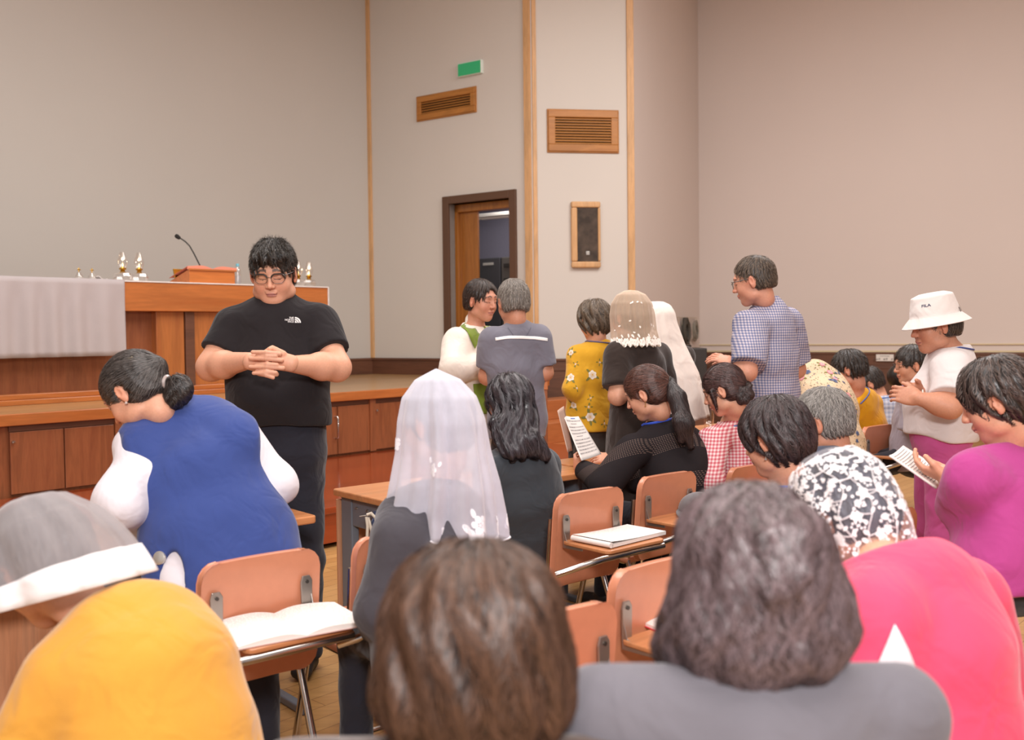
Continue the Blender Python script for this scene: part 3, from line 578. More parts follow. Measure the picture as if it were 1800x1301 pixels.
def chair(px, py, label, side='l', rz=DA, z=.80, w=.375, at=None):
    # (px, py): the top corner of the backrest seen at that pixel
    global first
    p = PZ(px, py, z) if at is None else np.array(at); d = np.array([math.cos(rz), math.sin(rz)])
    c = p[:2]+d*(w/2-.04)*(1 if side == 'l' else -1)
    e = ch0 if first else copy_tree(ch0)
    first = False
    e.location = (c[0], c[1], 0); e.rotation_euler = (0, 0, rz); tag(e, label, 'chair', 'orange-brown chairs with book shelves'); return e
c1 = chair(365, 988, 'chair behind the woman in the navy vest, open song book on its shelf')
c2 = chair(632, 944, 'chair under the woman in the sheer white veil, only its left edge showing')
c3 = chair(980, 868, 'chair with a closed white booklet on its shelf, behind the long haired woman')
c4 = chair(1125, 838, 'chair behind the woman in black knit, a grey mesh cap on its shelf')
c5 = chair(1078, 1000, 'chair left of the curly haired head, red-covered book on its shelf')
c6 = chair(1040, 1052, 'blurred chair right of the brown haired head in front', 'r')
c7 = chair(1280, 822, 'chair under the woman in red gingham, just its top showing')
chair8 = chair(1555, 745, 'far chair under the man in yellow at the right', 'r')
chair(0, 0, 'chair under the grey haired man at the desk row', at=(1.22, 3.32, 0)); chair(0, 0, 'chair under the woman with short black hair', at=(.98, 2.98, 0))
# books and papers
t = NT('printed_page'); v = t.coord(); sx_ = t.new('ShaderNodeSeparateXYZ'); t.link(v, sx_.inputs[0])
ln = t.math('GREATER_THAN', t.math('FRACT', t.math('MULTIPLY', sx_.outputs[1], 1/.0085)), .62); wd_ = t.noise(t.coord(scale=(1, .15, 1)), 420, 2); gp = t.math('GREATER_THAN', wd_, .46)
t.base(t.mix(t.math('MULTIPLY', t.math('MULTIPLY', ln, gp), .55), srgb('f3ebe6'), srgb('7d7472'))); t.set(Roughness=.8); M_page = t.m
M_paper = plain('page_edges', 'f0e8e2', .8); M_bcover = plain('booklet_cover', 'e4ccc4', .6)
def open_book(loc, rz, w, h, label, cover='c9a39a', thick=.012, tilt=0, name='song_book'):
    e = empty(name, loc, rz, label, 'book'); mt = plain('cover_'+cover, cover, .5)
    def top(s): return lambda u, v: (s*w*u, h*(v-.5), .002+thick*(math.sin(min(1, u*2.2+.08)*math.pi/2))*(1-.65*u)+.006*math.sin(u*3.1))
    for s in (-1, 1):
        f = top(s); m = MB().grid(f, 16, 6); m.build('page', M_page, e, smooth=True)
        k = MB()
        for yy in (-h/2, h/2): k.grid(lambda u, v, yy=yy: (f(u, 0)[0], yy, f(u, 0)[2]*(1-v)+.001*v), 16, 1)
        k.grid(lambda u, v: (s*w, h*(u-.5), f(1, 0)[2]*(1-v)+.001*v), 1, 1); k.build('page_edge', M_paper, e, smooth=True)
    MB().box(-w-.004, w+.004, -h/2-.004, h/2+.004, -.0012, .001).build('cover', mt, e); return e
def shelf_pt(c, x, y): d = c.rotation_euler[2]; return (c.location[0]+x*math.cos(d)-y*math.sin(d), c.location[1]+x*math.sin(d)+y*math.cos(d), .622)
open_book(shelf_pt(c1, .02, -.17), DA-.12, .19, .255, 'open song book lying on the shelf of the chair behind the navy vest')
open_book(shelf_pt(c5, .12, -.16), DA-.2, .18, .25, 'open book with a red cover on the chair shelf beside the curly haired head', 'd2323e', .02)
e = empty('closed_booklet', shelf_pt(c3, .035, -.165), DA+.06, 'closed white booklet on the chair shelf behind the long haired woman', 'booklet')
def sheet(z0): return lambda u, v: (.34*(u-.5), .2*(v-.5), z0+.010*(1-u)**3*(1 if z0 > .003 else .4))
MB().grid(sheet(.016), 12, 4).build('top_page', M_page, e, smooth=True); MB().grid(sheet(.001), 12, 4).build('back_cover', M_bcover, e, smooth=True)
MB().tube([(-.17, -.1, .012), (-.17, .1, .012)], .011, 12).build('folded_spine', M_paper, e, smooth=True); MB().box(-.165, .17, -.1, .1, .002, .0145).build('page_block', M_paper, e)
# grey mesh cap on the shelf of the chair behind the black knit
cp = shelf_pt(c4, .09, -.14); e = empty('mesh_cap', cp, DA, 'grey mesh cap lying on the chair shelf behind the woman in black knit', 'cap'); M_capg = sheer('grey_mesh', '8c8a8e', .8)
MB().grid(lambda u, v: (.085*math.sin(v*math.pi/2)*math.cos(2*math.pi*u), .10*math.sin(v*math.pi/2)*math.sin(2*math.pi*u), .012+.085*math.cos(v*math.pi/2)), 28, 9, True).build('crown', M_capg, e, smooth=True, solid=.003)
MB().grid(lambda u, v: ((.08+.075*v*math.sin(math.pi*u))*math.cos(math.pi*(.75+.9*u)), (.095+.075*v*math.sin(math.pi*u))*math.sin(math.pi*(.75+.9*u)), .012-.008*v*math.sin(math.pi*u)+.012*v*math.cos(2*math.pi*u)), 22, 5).build('brim', M_capg, e, smooth=True, solid=.004)
# ------------------------------------------------------------------ sculpting kit: bodies are grown as smooth blended volumes and skinned as one surface
f32 = np.float32
def nrm(v): v = np.asarray(v, float); return v/(np.linalg.norm(v)+1e-9)
def smin(a, b, k): h = np.clip(.5+.5*(b-a)/k, 0, 1); return b*(1-h)+a*h-k*h*(1-h)
def smax(a, b, k): return -smin(-a, -b, k)
def cone(a, b, ra, rb):
    a = np.asarray(a, f32); b = np.asarray(b, f32); ba = b-a; L = float(ba@ba)+1e-9
    def f(P): h = np.clip(((P-a)@ba)/L, 0, 1); return np.linalg.norm(P-a-h[:, None]*ba, axis=1)-(ra+(rb-ra)*h)
    return f
def ecap(a, b, A, B, X):      # tapered capsule of oval section; A, B = (half width along X, half depth)
    a = np.asarray(a, f32); b = np.asarray(b, f32); ba = b-a; L = float(np.linalg.norm(ba)); u = ba/L; X = np.asarray(X, float); X = nrm(X-u*(X@u)).astype(f32); Yv = np.cross(u, X).astype(f32)
    def f(P):
        q = P-a; t = q@u; h = np.clip(t/L, 0, 1); w = A[0]+(B[0]-A[0])*h; d = A[1]+(B[1]-A[1])*h; e = t-h*L; m = np.minimum(w, d)
        return (np.sqrt(((q@X)/w)**2+((q@Yv)/d)**2+(e/m)**2+1e-9)-1)*m
    return f
def ell(c, r, M=None):
    c = np.asarray(c, f32); r = np.asarray(r, f32)
    def f(P):
        q = P-c
        if M is not None: q = q@np.asarray(M, f32)
        k0 = np.linalg.norm(q/r, axis=1)+1e-6; k1 = np.linalg.norm(q/(r*r), axis=1)+1e-6; return k0*(k0-1)/k1
    return f
def plane(p, n): p = np.asarray(p, f32); n = nrm(n).astype(f32); return lambda P: (P-p)@n
class Vol:
    def __init__(s): s.ops = []
    def add(s, f, k=.02): s.ops.append(('u', f, k)); return s
    def sub(s, f, k=.01): s.ops.append(('s', f, k)); return s
    def cut(s, f, k=.006): s.ops.append(('i', f, k)); return s
    def disp(s, f): s.ops.append(('d', f, 0)); return s
    def __call__(s, P):
        d = np.full(len(P), 9., f32)
        for o, f, k in s.ops:
            if o == 'd': d = d+f(P); continue
            g = f(P); d = smin(d, g, k) if o == 'u' else (smax(d, -g, k) if o == 's' else smax(d, g, k))
        return d
def local(V, o, B, sc=1.0):   # use a volume in a local frame: columns of B are its axes in the world
    o = np.asarray(o, f32); B = np.asarray(B, f32); return lambda P: V(((P-o)@B)/sc)*sc
def folds(scale, amp, seed=0, dirs=None):
    r = np.random.default_rng(seed); K = [nrm(r.normal(size=3)) if dirs is None else nrm(np.asarray(dirs[i % len(dirs)])+.25*r.normal(size=3)) for i in range(6)]; ph = r.uniform(0, 6.3, 6)
    K = [(k*scale*(.7+.35*i)).astype(f32) for i, k in enumerate(K)]
    def f(P):
        w = np.sin(P@K[0]*.4+ph[0])*1.5; s_ = 0
        for i in range(1, 6): s_ = s_+np.sin(P@K[i]+ph[i]+w)/i
        return (amp*s_*.6).astype(f32)
    return f
def skin_grid(f, lo, hi, h, margin=2.2):
    lo = np.asarray(lo, float); n = np.maximum(((np.asarray(hi)-lo)/h).astype(int)+2, 4); S = 4; nb = (n+S-1)//S; n = nb*S
    ax = [(lo[i]+(np.arange(nb[i])*S+1.5)*h).astype(f32) for i in range(3)]
    G = np.stack(np.meshgrid(*ax, indexing='ij'), -1).reshape(-1, 3); c = f(G).reshape(nb)
    near = np.abs(c) < S*h*margin
    V = np.where(np.repeat(np.repeat(np.repeat(c, S, 0), S, 1), S, 2) < 0, -1., 1.).astype(f32)
    B = np.argwhere(near); off = np.stack(np.meshgrid(*[np.arange(S)]*3, indexing='ij'), -1).reshape(-1, 3)
    for s in range(0, len(B), 6000):
        I = (B[s:s+6000, None, :]*S+off[None]).reshape(-1, 3); P = (lo+I*h).astype(f32); V[I[:, 0], I[:, 1], I[:, 2]] = f(P)
    ins = V < 0; nx, ny, nz = V.shape
    cs = ins[:-1, :-1, :-1].astype(np.int8)
    cs = sum(ins[a:nx-1+a, b:ny-1+b, d:nz-1+d].astype(np.int8) for a in (0, 1) for b in (0, 1) for d in (0, 1))
    act = (cs > 0) & (cs < 8); C = np.argwhere(act); ids = np.full(act.shape, -1, np.int64); ids[act] = np.arange(len(C))
    acc = np.zeros((len(C), 3)); cnt = np.zeros(len(C))
    for ax_ in range(3):
        o = [a for a in range(3) if a != ax_]
        for a in (0, 1):
            for b in (0, 1):
                d0 = np.zeros(3, int); d0[o[0]] = a; d0[o[1]] = b; d1 = d0.copy(); d1[ax_] = 1; p = C+d0; q = C+d1
                v0 = V[p[:, 0], p[:, 1], p[:, 2]]; v1 = V[q[:, 0], q[:, 1], q[:, 2]]; m = (v0 < 0) != (v1 < 0); t = np.where(m, v0/np.where(m, v0-v1, 1), 0)
                acc[m] += (p+(d1-d0)*t[:, None])[m]; cnt[m] += 1
    verts = lo+acc/cnt[:, None]*h; F = []
    for ax_ in range(3):
        a, b = [(1, 2), (2, 0), (0, 1)][ax_]; s0 = [slice(0, None)]*3; s1 = [slice(0, None)]*3; s0[ax_] = slice(0, -1); s1[ax_] = slice(1, None)
        A = ins[tuple(s0)]; Bb = ins[tuple(s1)]; E = np.argwhere(A != Bb)
        if not len(E): continue
        sh = act.shape; ok = (E[:, a] > 0) & (E[:, b] > 0) & (E[:, a] < sh[a]) & (E[:, b] < sh[b]) & (E[:, ax_] < sh[ax_]); E = E[ok]; fl = A[E[:, 0], E[:, 1], E[:, 2]]
        ea = np.zeros(3, int); ea[a] = 1; eb = np.zeros(3, int); eb[b] = 1
        q = np.stack([ids[tuple((E-ea-eb).T)], ids[tuple((E-eb).T)], ids[tuple(E.T)], ids[tuple((E-ea).T)]], 1); q[~fl] = q[~fl][:, ::-1]; F.append(q)
    F = np.concatenate(F); F = F[(F >= 0).all(1)]; return verts, F
def join(parts):
    V = []; F = []; b = 0
    for v, f in parts: V.append(v); F.append(f+b); b += len(v)
    return np.concatenate(V), np.concatenate(F)
def grad(f, P, e=.002):
    P = P.astype(f32); g = np.stack([f(P+np.array(d, f32)*e)-f(P-np.array(d, f32)*e) for d in ((1, 0, 0), (0, 1, 0), (0, 0, 1))], 1); return g/(np.linalg.norm(g, axis=1, keepdims=True)+1e-9)
def project(f, P, off=0., it=5):
    P = P.astype(f32)
    for _ in range(it): P = P-grad(f, P)*(f(P)-off)[:, None]*.9
    return P
def march(f, o, d, t0, t1, off=0.):     # first hit of a volume along a ray
    t = np.full(len(o), t0, f32)
    for _ in range(70): t = np.minimum(t+np.maximum(f((o+d*t[:, None]).astype(f32))-off, .0)*.8+1e-5, t1)
    return o+d*t[:, None]
def rot(axis, deg):
    a = math.radians(deg); c, s = math.cos(a), math.sin(a)
    return np.array({'x': [[1, 0, 0], [0, c, -s], [0, s, c]], 'y': [[c, 0, s], [0, 1, 0], [-s, 0, c]], 'z': [[c, -s, 0], [s, c, 0], [0, 0, 1]]}[axis])
def frame(face, pitch=0, roll=0):     # columns: right, forward, up; face = compass angle of the facing direction from +x, pitch < 0 looks down
    return rot('z', face-90)@rot('x', pitch)@rot('y', roll)

# ---- head in its own frame (x right, y forward, z up, origin between the ears)
def head_vol(w=1.0, jaw=1.0, eyes='down', mouth=0):
    V = Vol()
    V.add(ell((0, -.014, .032), (.077*w, .094, .088))).add(ell((0, .028, .0), (.066*w, .062, .088)), .03).add(ell((0, .034, -.058), (.052*jaw, .044, .046)), .03)
    V.add(ell((0, .062, -.088), (.024*jaw, .022, .022)), .03)
    for s in (-1, 1):
        V.add(ell((s*.037*w, .058, -.026), (.024, .022, .024)), .025).add(ell((s*.047*jaw, .005, -.066), (.016, .03, .02)), .03)
    V.add(cone((-.034, .080, .037), (.034, .080, .037), .009, .009), .02)
    for s in (-1, 1): V.sub(ell((s*.031, .101, .014), (.017, .014, .011)), .014)
    for s in (-1, 1): V.add(ell((s*.031, .0745, .013), (.0165, .0135, .0115)), .004)
    V.add(cone((0, .086, .022), (0, .106, -.020), .0065, .0105), .012)
    for s in (-1, 1): V.add(ell((s*.0125, .0975, -.0235), (.0075, .010, .0075)), .006)
    for s in (-1, 1): V.sub(ell((s*.0065, .106, -.0325), (.0032, .005, .003)), .003)
    V.add(ell((0, .0885, -.047), (.021, .009, .0065)), .008).add(ell((0, .0905, -.0515), (.022, .0075, .0050)), .004).add(ell((0, .0880, -.0615), (.019, .0085, .0060)), .005)
    V.sub(cone((-.023, .0975, -.0565-.0*mouth), (.023, .0975, -.0565), .0013+.003*mouth, .0013+.003*mouth), .004)
    V.sub(ell((0, .098, -.073), (.02, .008, .005)), .01)
    for s in (-1, 1):
        M = rot('z', -s*18)@rot('x', -8)
        V.add(ell((s*(.074*w+.008), -.006, .002), (.0065, .0175, .030), M), .006).sub(ell((s*(.074*w+.0155), .0, .006), (.006, .0095, .016), M), .004).add(ell((s*(.073*w+.006), -.004, -.022), (.006, .010, .012)), .006)
    V.add(cone((0, -.032, -.01), (0, -.03, -.10), .047, .046), .02)
    return V
def paint_head(q, skin, w=1.0, lip=(.62, .26, .24), brow=(.06, .045, .04), lash=True, blush=.0, thick=1.0):
    C = np.tile(np.array(skin, f32), (len(q), 1)); x, y, z = q[:, 0], q[:, 1], q[:, 2]
    def put(m, c, a=1.): 
        m = np.clip(m, 0, 1)[:, None]*a; C[:] = C*(1-m)+np.array(c, f32)*m
    sk = np.array(skin)
    ch = np.exp(-(((np.abs(x)-.04)/.022)**2+((z+.03)/.022)**2))*(y > .03); put(ch, sk*np.array([1.02, .84, .82]), .5)
    put(np.exp(-((x/.016)**2+((z+.02)/.014)**2))*(y > .08), sk*np.array([1., .84, .8]), .5)
    lm = ((np.abs(x)/.0235)**2+((z+.0565)/(.0095*(1.0-.3*np.abs(x)/.0235)))**2 < 1)*(y > .075); put(lm.astype(f32), lip, .85)
    put(((np.abs(x) < .021) & (np.abs(z+.0562) < .0011) & (y > .07)).astype(f32), (.22, .07, .06))
    bz = .0345+.012*(1-((np.abs(x)-.026)/.024)**2)-.004; bm = (np.abs(x) > .011) & (np.abs(x) < .050) & (np.abs(z-bz) < .0042*thick*(1.25-np.abs(x)*12)) & (y > .04); put(bm.astype(f32), brow, .85)
    if lash: lz = .0075-.0045*(1-((np.abs(x)-.031)/.0165)**2); put(((np.abs(np.abs(x)-.031) < .0165) & (np.abs(z-lz) < .0014) & (y > .06)).astype(f32), (.05, .03, .03), .95)
    er = (np.abs(x) > .072*w) & (np.abs(z) < .04) & (np.abs(y) < .03); put(er.astype(f32), sk*np.array([1.03, .86, .83]), .6)
    return C
# ---- a hand in its own frame: origin wrist, x towards the fingertips, y across the palm to the thumb side, z out of the back of the hand
def hand_vol(curl=25, spread=4, thumb=35, s=1.0, thumbcurl=20, per=None):
    V = Vol(); V.add(ecap((.012, 0, 0), (.078, 0, 0), (.030, .015), (.037, .011), (0, 1, 0)), .01).add(ell((.035, .024, -.010), (.03, .015, .014)), .015).add(ell((.04, -.026, -.008), (.03, .012, .012)), .015)
    V.add(ecap((-.05, 0, 0), (.012, 0, 0), (.027, .021), (.029, .018), (0, 1, 0)), .012)
    for i, (y, L) in enumerate(((.028, .072), (.0095, .080), (-.0095, .074), (-.028, .058))):
        c = (per[i] if per else curl); a = 0; p = np.array([.078, y, .002]); r = .0092-.0004*i
        for j, fr in enumerate((.45, .31, .24)):
            a += c*(.9, 1.1, .8)[j]; ar = math.radians(a); sp = math.radians((1.5-i)*spread); d = np.array([math.cos(ar)*math.cos(sp), math.cos(ar)*math.sin(sp), -math.sin(ar)]); q = p+d*L*fr
            V.add(cone(p, q, r, r*.9), .0035 if j else .005); p = q; r *= .9
    t = math.radians(thumb); p = np.array([.018, .028, -.008]); d = np.array([math.cos(t), math.sin(t), -.25]); q = p+nrm(d)*.042; V.add(cone(p, q, .0145, .0115), .012)
    t2 = math.radians(thumb-thumbcurl); d = np.array([math.cos(t2), math.sin(t2), -.35]); r_ = q+nrm(d)*.034; V.add(cone(q, r_, .011, .0088), .004)
    return V
def hand_frame(xdir, back, left):     # thumb side follows from which hand it is
    x = nrm(xdir); z = nrm(np.asarray(back, float)-x*(np.asarray(back)@x)); y = np.cross(z, x); return np.stack([x, y*(1 if not left else -1), z], 1)
def stepf(seed, k): return np.random.default_rng(seed*77+k)

# ---- hair
def strand_mesh(f, roots, flow, L, width, n=7, lift=0., jit=.25, seed=0, wave=0., gravity=0., off=.0015, tipoff=.004):
    r = np.random.default_rng(seed); P = project(f, roots, off, 2); N_ = len(P); pts = [P]; ds = L/n; ph = r.uniform(0, 6.3, N_).astype(f32); side0 = r.normal(size=(N_, 3)).astype(f32)
    Ls = (r.uniform(.55, 1.1, N_)*ds).astype(f32)[:, None]; o_ = off+r.uniform(0, 1, N_).astype(f32)*tipoff
    for k in range(n):
        D = flow(P)+jit*side0*.5
        if gravity: D = D+np.array([0, 0, -gravity*k/n], f32)
        g = grad(f, P); D = D-g*(D*g).sum(1, keepdims=True)*(1-lift)
        D = D/(np.linalg.norm(D, axis=1, keepdims=True)+1e-6)
        if wave: D = D+wave*np.sin(ph+k*1.1)[:, None]*np.cross(g, D)
        P = (P+D*Ls).astype(f32); dd = f(P); tgt = o_*(1 if not lift else 1+lift*4*k/n); P = P-g*(dd-tgt)[:, None]*(.8 if not lift else .35); pts.append(P)
    pts = np.stack(pts, 1); T = np.gradient(pts, axis=1); T /= np.linalg.norm(T, axis=2, keepdims=True)+1e-9
    g = grad(f, pts.reshape(-1, 3)).reshape(pts.shape); S = np.cross(T, g); S /= np.linalg.norm(S, axis=2, keepdims=True)+1e-9
    wd_ = (width*r.uniform(.6, 1.3, N_))[:, None, None]*np.concatenate([np.linspace(.7, 1, 3), np.linspace(1, .12, n-2)])[None, :, None]
    A = pts-S*wd_; Bm = pts+g*wd_*.55; C = pts+S*wd_; V = np.stack([A, Bm, C], 2).reshape(-1, 3); m = n+1
    base = (np.arange(N_)*m*3)[:, None, None]+(np.arange(n)*3)[None, :, None]; q = np.array([[0, 1, 4, 3], [1, 2, 5, 4]]); F = (base[..., None]+q[None, None]).reshape(-1, 4)
    tint = np.repeat(r.uniform(0, 1, N_), m*3); return V, F, tint
def hair_obj(parent, f, lo, hi, h, col, col2, crown, flowdir=None, n=2500, L=.07, width=.0009, seed=0, wave=.15, region=None, lift=0., jit=.25, gravity=.0, tipoff=.004, name='hair', extra=None, rough=.38, basemul=.55, flow=None, steps=7):
    V, F = skin_grid(f, lo, hi, h); r = np.random.default_rng(seed)
    c1 = np.array(srgb(col)[:3]); c2 = np.array(srgb(col2)[:3]); crown = np.asarray(crown, f32)
    if flow is None:
        def flow(P):
            d = P-crown; d[:, 2] = d[:, 2]*.6-.03; d = d/(np.linalg.norm(d, axis=1, keepdims=True)+1e-6)
            if flowdir is not None: d = d+np.asarray(flowdir, f32)
            return d
    pick = V if region is None else V[region(V)]
    roots = pick[r.integers(0, len(pick), n)].astype(f32)
    SV, SF, tn = strand_mesh(f, roots, flow, L, width, steps, lift, jit, seed, wave, gravity, tipoff=tipoff)
    base = np.tile(c1*basemul, (len(V), 1)); cc = c1*(1-tn[:, None])+c2*tn[:, None]
    pv = [V, SV]; pf = [F, SF+len(V)]; pc = [base, cc]
    me = mesh_obj(name, np.concatenate(pv), np.concatenate(pf), attr_mat('hair_strands_%d' % int(rough*100), 'Col', rough, .6), parent, True, cols=np.concatenate(pc), world=True)
    return me

# ---- decals: thin printed or sewn shapes lying on a garment
def decal(f, parent, name, V2, F2, centre, ex, ey, mat, off=.0016, sub=0, world_dir=None):
    ex = nrm(ex); ey = nrm(ey); n = np.cross(ex, ey); P = np.array([np.asarray(centre)+ex*a+ey*b for a, b in V2]); d = -n
    Q = march(f, (P+n*.12).astype(f32), np.tile(d, (len(P), 1)).astype(f32), 0, .3, off); return Q
def poly_fan(pts): return list(pts), [tuple(range(len(pts)))]
def at_px(f, px, py, y0=.8, y1=9):     # where the sight line meets a volume
    o = EYE[None].astype(f32); d = nrm(DIR(px, py))[None].astype(f32); return march(f, o, d, y0, y1)[0]

# ---- person
SKIN = {'p': srgb('e2a98c')[:3], 't': srgb('cf9478')[:3], 'r': srgb('d79a80')[:3]}
def skin_mat():
    if 'skin' in MATS: return MATS['skin']
    t = NT('skin'); a = t.new('ShaderNodeAttribute', attribute_name='Col'); n = t.noise(t.coord(), 120, 3); t.base(t.mix(.35, a.outputs['Color'], t.ramp(n, [(.3, (.82, .76, .74, 1)), (.7, (1.05, 1.02, 1, 1))]), 'MULTIPLY'))
    t.set(Roughness=.48, Specular_IOR_Level=.4, Subsurface_Weight=.12, Subsurface_Scale=.012); t.bump(n, .12, .001); MATS['skin'] = t.m; return t.m
class Person:
    def __init__(s, label, face, height=1.62, group=None):
        s.label = label; s.face = face; s.B = frame(face); s.R, s.Fw = s.B[:, 0], s.B[:, 1]; s.group = group; s.bodyparts = []; s.cols = []; s.e = None
        s.skin = SKIN['p']; s.up = np.array([0, 0, 1.])
    def head(s, c, face=None, pitch=-8, roll=0, sc=1.0, w=1.0, jaw=1.0, mouth=0):
        s.hc = np.asarray(c, float); s.hs = sc; s.hw = w; s.H = frame(s.face if face is None else face, pitch, roll); s.hv = local(head_vol(w, jaw, mouth=mouth), s.hc, s.H, sc); return s
    def hl(s, x, y, z): return s.hc+s.H@np.array([x, y, z])*s.hs          # head-local point to world
    def torso(s, hip, neck, sh=.185, chest=(.165, .115), waist=(.145, .11), hipw=(.165, .125), shL=None, shR=None, shz=-.045, belly=0, hunch=.0):
        s.hip, s.neck = np.asarray(hip, float), np.asarray(neck, float); ax = nrm(s.neck-s.hip); s.ax = ax; s.R = nrm(s.R-ax*(s.R@ax)); s.Fw = np.cross(ax, s.R)
        b = s.neck+ax*shz-s.Fw*.0; s.sR = b+s.R*sh if shR is None else np.asarray(shR); s.sL = b-s.R*sh if shL is None else np.asarray(shL)
        s.chest, s.waist, s.hipw, s.belly, s.hunch = chest, waist, hipw, belly, hunch; return s
    def torso_vol(s, g=0., sh_r=.050, k=.036):      # g = how much looser than the body
        V = Vol(); L = np.linalg.norm(s.neck-s.hip); P = lambda t, f=0: s.hip+(s.neck-s.hip)*t+s.Fw*(f-s.hunch*math.sin(t*math.pi))
        V.add(ecap(P(.0), P(.16), (s.hipw[0]+g, s.hipw[1]+g), (s.hipw[0]+g, s.hipw[1]+g), s.R), k)
        V.add(ecap(P(.2), P(.5), (s.waist[0]+g, s.waist[1]+g), (s.waist[0]+g, s.waist[1]+g), s.R), k)
        V.add(ecap(P(.5), P(.80), (s.chest[0]+g, s.chest[1]+g), (s.chest[0]*.95+g, s.chest[1]*.9+g), s.R), k)
        if s.belly and g > 0: V.add(ell(P(.32, s.belly*.5), (s.waist[0]*.9+g, s.waist[1]+s.belly+g, .15), np.stack([s.R, s.Fw, s.ax], 1)), .06)
        for a in (s.sL, s.sR): V.add(cone(P(.9), a, .056+g, sh_r+g*.7), k)
        V.add(cone(P(.93), P(1.02)-s.Fw*.0, .072+g*.6, .058+g*.3), .04)
        return V
    def arms(s, L=None, R=None, r=(.05, .042, .030)):      # each = (elbow, wrist)
        s.aL, s.aR, s.ar = L, R, r; return s
    def arm_vol(s, sh, arm, g=0., t=1.0, V=None, k=.03):
        V = V or Vol(); r = s.ar; el, wr = arm; V.add(cone(sh, el, r[0]+g, r[1]+g*1.0), k)
        if t > 1: V.add(cone(el, wr, r[1]+g, r[2]+g*.8), .03)
        return V
    def bake(s):
        # body as one mesh: head and neck, trunk, arms, hands
        nb = Vol().add(s.hv, .01); a = s.hl(0, -.03, -.075); nb.add(cone(a, s.neck-s.ax*.02, .047*s.hs, .054), .02).add(cone(s.neck-s.ax*.02, s.neck-s.ax*.08, .07, .08), .03)
        lo = np.minimum(s.hc-.15, s.neck-.12); hi = np.maximum(s.hc+.16, s.neck+.12); res = getattr(s, 'hres', .005); v, f = skin_grid(nb, lo, hi, res)
        q = ((v-s.hc)@s.H)/s.hs; C = paint_head(q, s.skin, s.hw, **getattr(s, 'paint', {})); parts = [(v, f)]; cols = [C]
        tv = s.torso_vol(-.012); B = np.array([s.hip, s.neck, s.sL, s.sR]); v, f = skin_grid(tv, B.min(0)-.2, B.max(0)+.2, .02); parts.append((v, f)); cols.append(np.tile(s.skin, (len(v), 1)))
        for V, lo, hi, h in s.bodyparts: v, f = skin_grid(V, lo, hi, h); parts.append((v, f)); cols.append(np.tile(s.skin, (len(v), 1)))
        V, F = join(parts); g = np.array([s.hip[0], s.hip[1], 0]); s.e = empty('person', tuple(g), 0, s.label, 'person', s.group)
        s.body = mesh_obj('body', V, F, skin_mat(), s.e, True, cols=np.concatenate(cols), world=True); return s.e
    def limb(s, sh, arm, hand=None, left=False, h=.005, hk={}, t0=.35):
        # bare arm from inside the sleeve to the fingertips
        el, wr = [np.asarray(a, float) for a in arm[:2]]; V = Vol(); r = s.ar; up = sh+(el-sh)*t0; V.add(cone(up, el, r[0]*.97, r[1]), .02).add(cone(el, el+(wr-el)*.35, r[1], r[1]*.97), .03).add(cone(el+(wr-el)*.35, wr, r[1]*.95, r[2]*.9), .03); pts = [up, el, wr]
        if hand is not None:
            xd, bk = hand; HF = hand_frame(xd, bk, left); V.add(local(hand_vol(**hk), wr, HF, hk.get('s', 1.0)), .008); pts.append(wr+nrm(xd)*.2)
        pts = np.array(pts); s.bodyparts.append((V, pts.min(0)-.08, pts.max(0)+.08, h)); return s
    def wear(s, name, V, mat, pts, h=.010, pad=.24, cols=None, solid=0, **t):
        P = np.array(pts); v, f = skin_grid(V, P.min(0)-pad, P.max(0)+pad, h); o = mesh_obj(name, v, f, mat, s.e, True, world=True, cols=None if cols is None else cols(v)); return tag(o, **t) if t else o
    def shirt(s, mat, g=.016, sleeve='short', fr=.62, amp=.006, name='shirt', vneck=.075, h=.010, k=.036, armg=.018, low=None, neckr=.064, seed=1, arms=True, lenx=0.0, cut=True, fsc=26, hem=.10):
        V = s.torso_vol(g, k=k); ends = []; hl_ = max(hem, 0)+.04; V.add(ecap(s.hip, s.hip-s.ax*hl_, (s.hipw[0]+g, s.hipw[1]+g), (s.hipw[0]+g+.008, s.hipw[1]+g+.008), s.R), k)
        if low is None: low = s.hip-s.ax*hem
        for sh, arm in ((s.sL, s.aL), (s.sR, s.aR)):
            if arm is None or not arms: continue
            el, wr = [np.asarray(a, float) for a in arm[:2]]
            if sleeve == 'short': e = sh+(el-sh)*fr; Sv = Vol().add(cone(sh, e, s.ar[0]+armg+.006, s.ar[0]*.95+armg+.012), .02).cut(plane(e-(el-sh)*.03, el-sh), .004); V.add(Sv, .035); ends.append(e)
            elif sleeve == 'long': V.add(cone(sh, el, s.ar[0]+armg, s.ar[1]+armg), .04).add(Vol().add(cone(el, wr, s.ar[1]+armg, s.ar[2]+armg*.8), .02).cut(plane(wr-(wr-el)*.04, wr-el), .004), .025); ends += [el, wr]
        V.cut(plane(low, -s.ax), .006)
        if amp: V.disp(folds(fsc, amp*1.25, seed))
        nk = s.neck+s.ax*.0; V.cut(plane(s.neck+s.ax*.025+s.Fw*.0, s.ax+s.Fw*.25), .008)
        V.sub(cone(s.neck-s.ax*.035+s.Fw*.01, s.neck+s.ax*.12+s.Fw*.02, neckr, neckr+.01), .006)
        s.sv = V; pts = [s.hip-s.ax*max(lenx, hem), s.neck, s.sL, s.sR]+ends; s.garment = s.wear(name, V, mat, pts, h); return s.garment
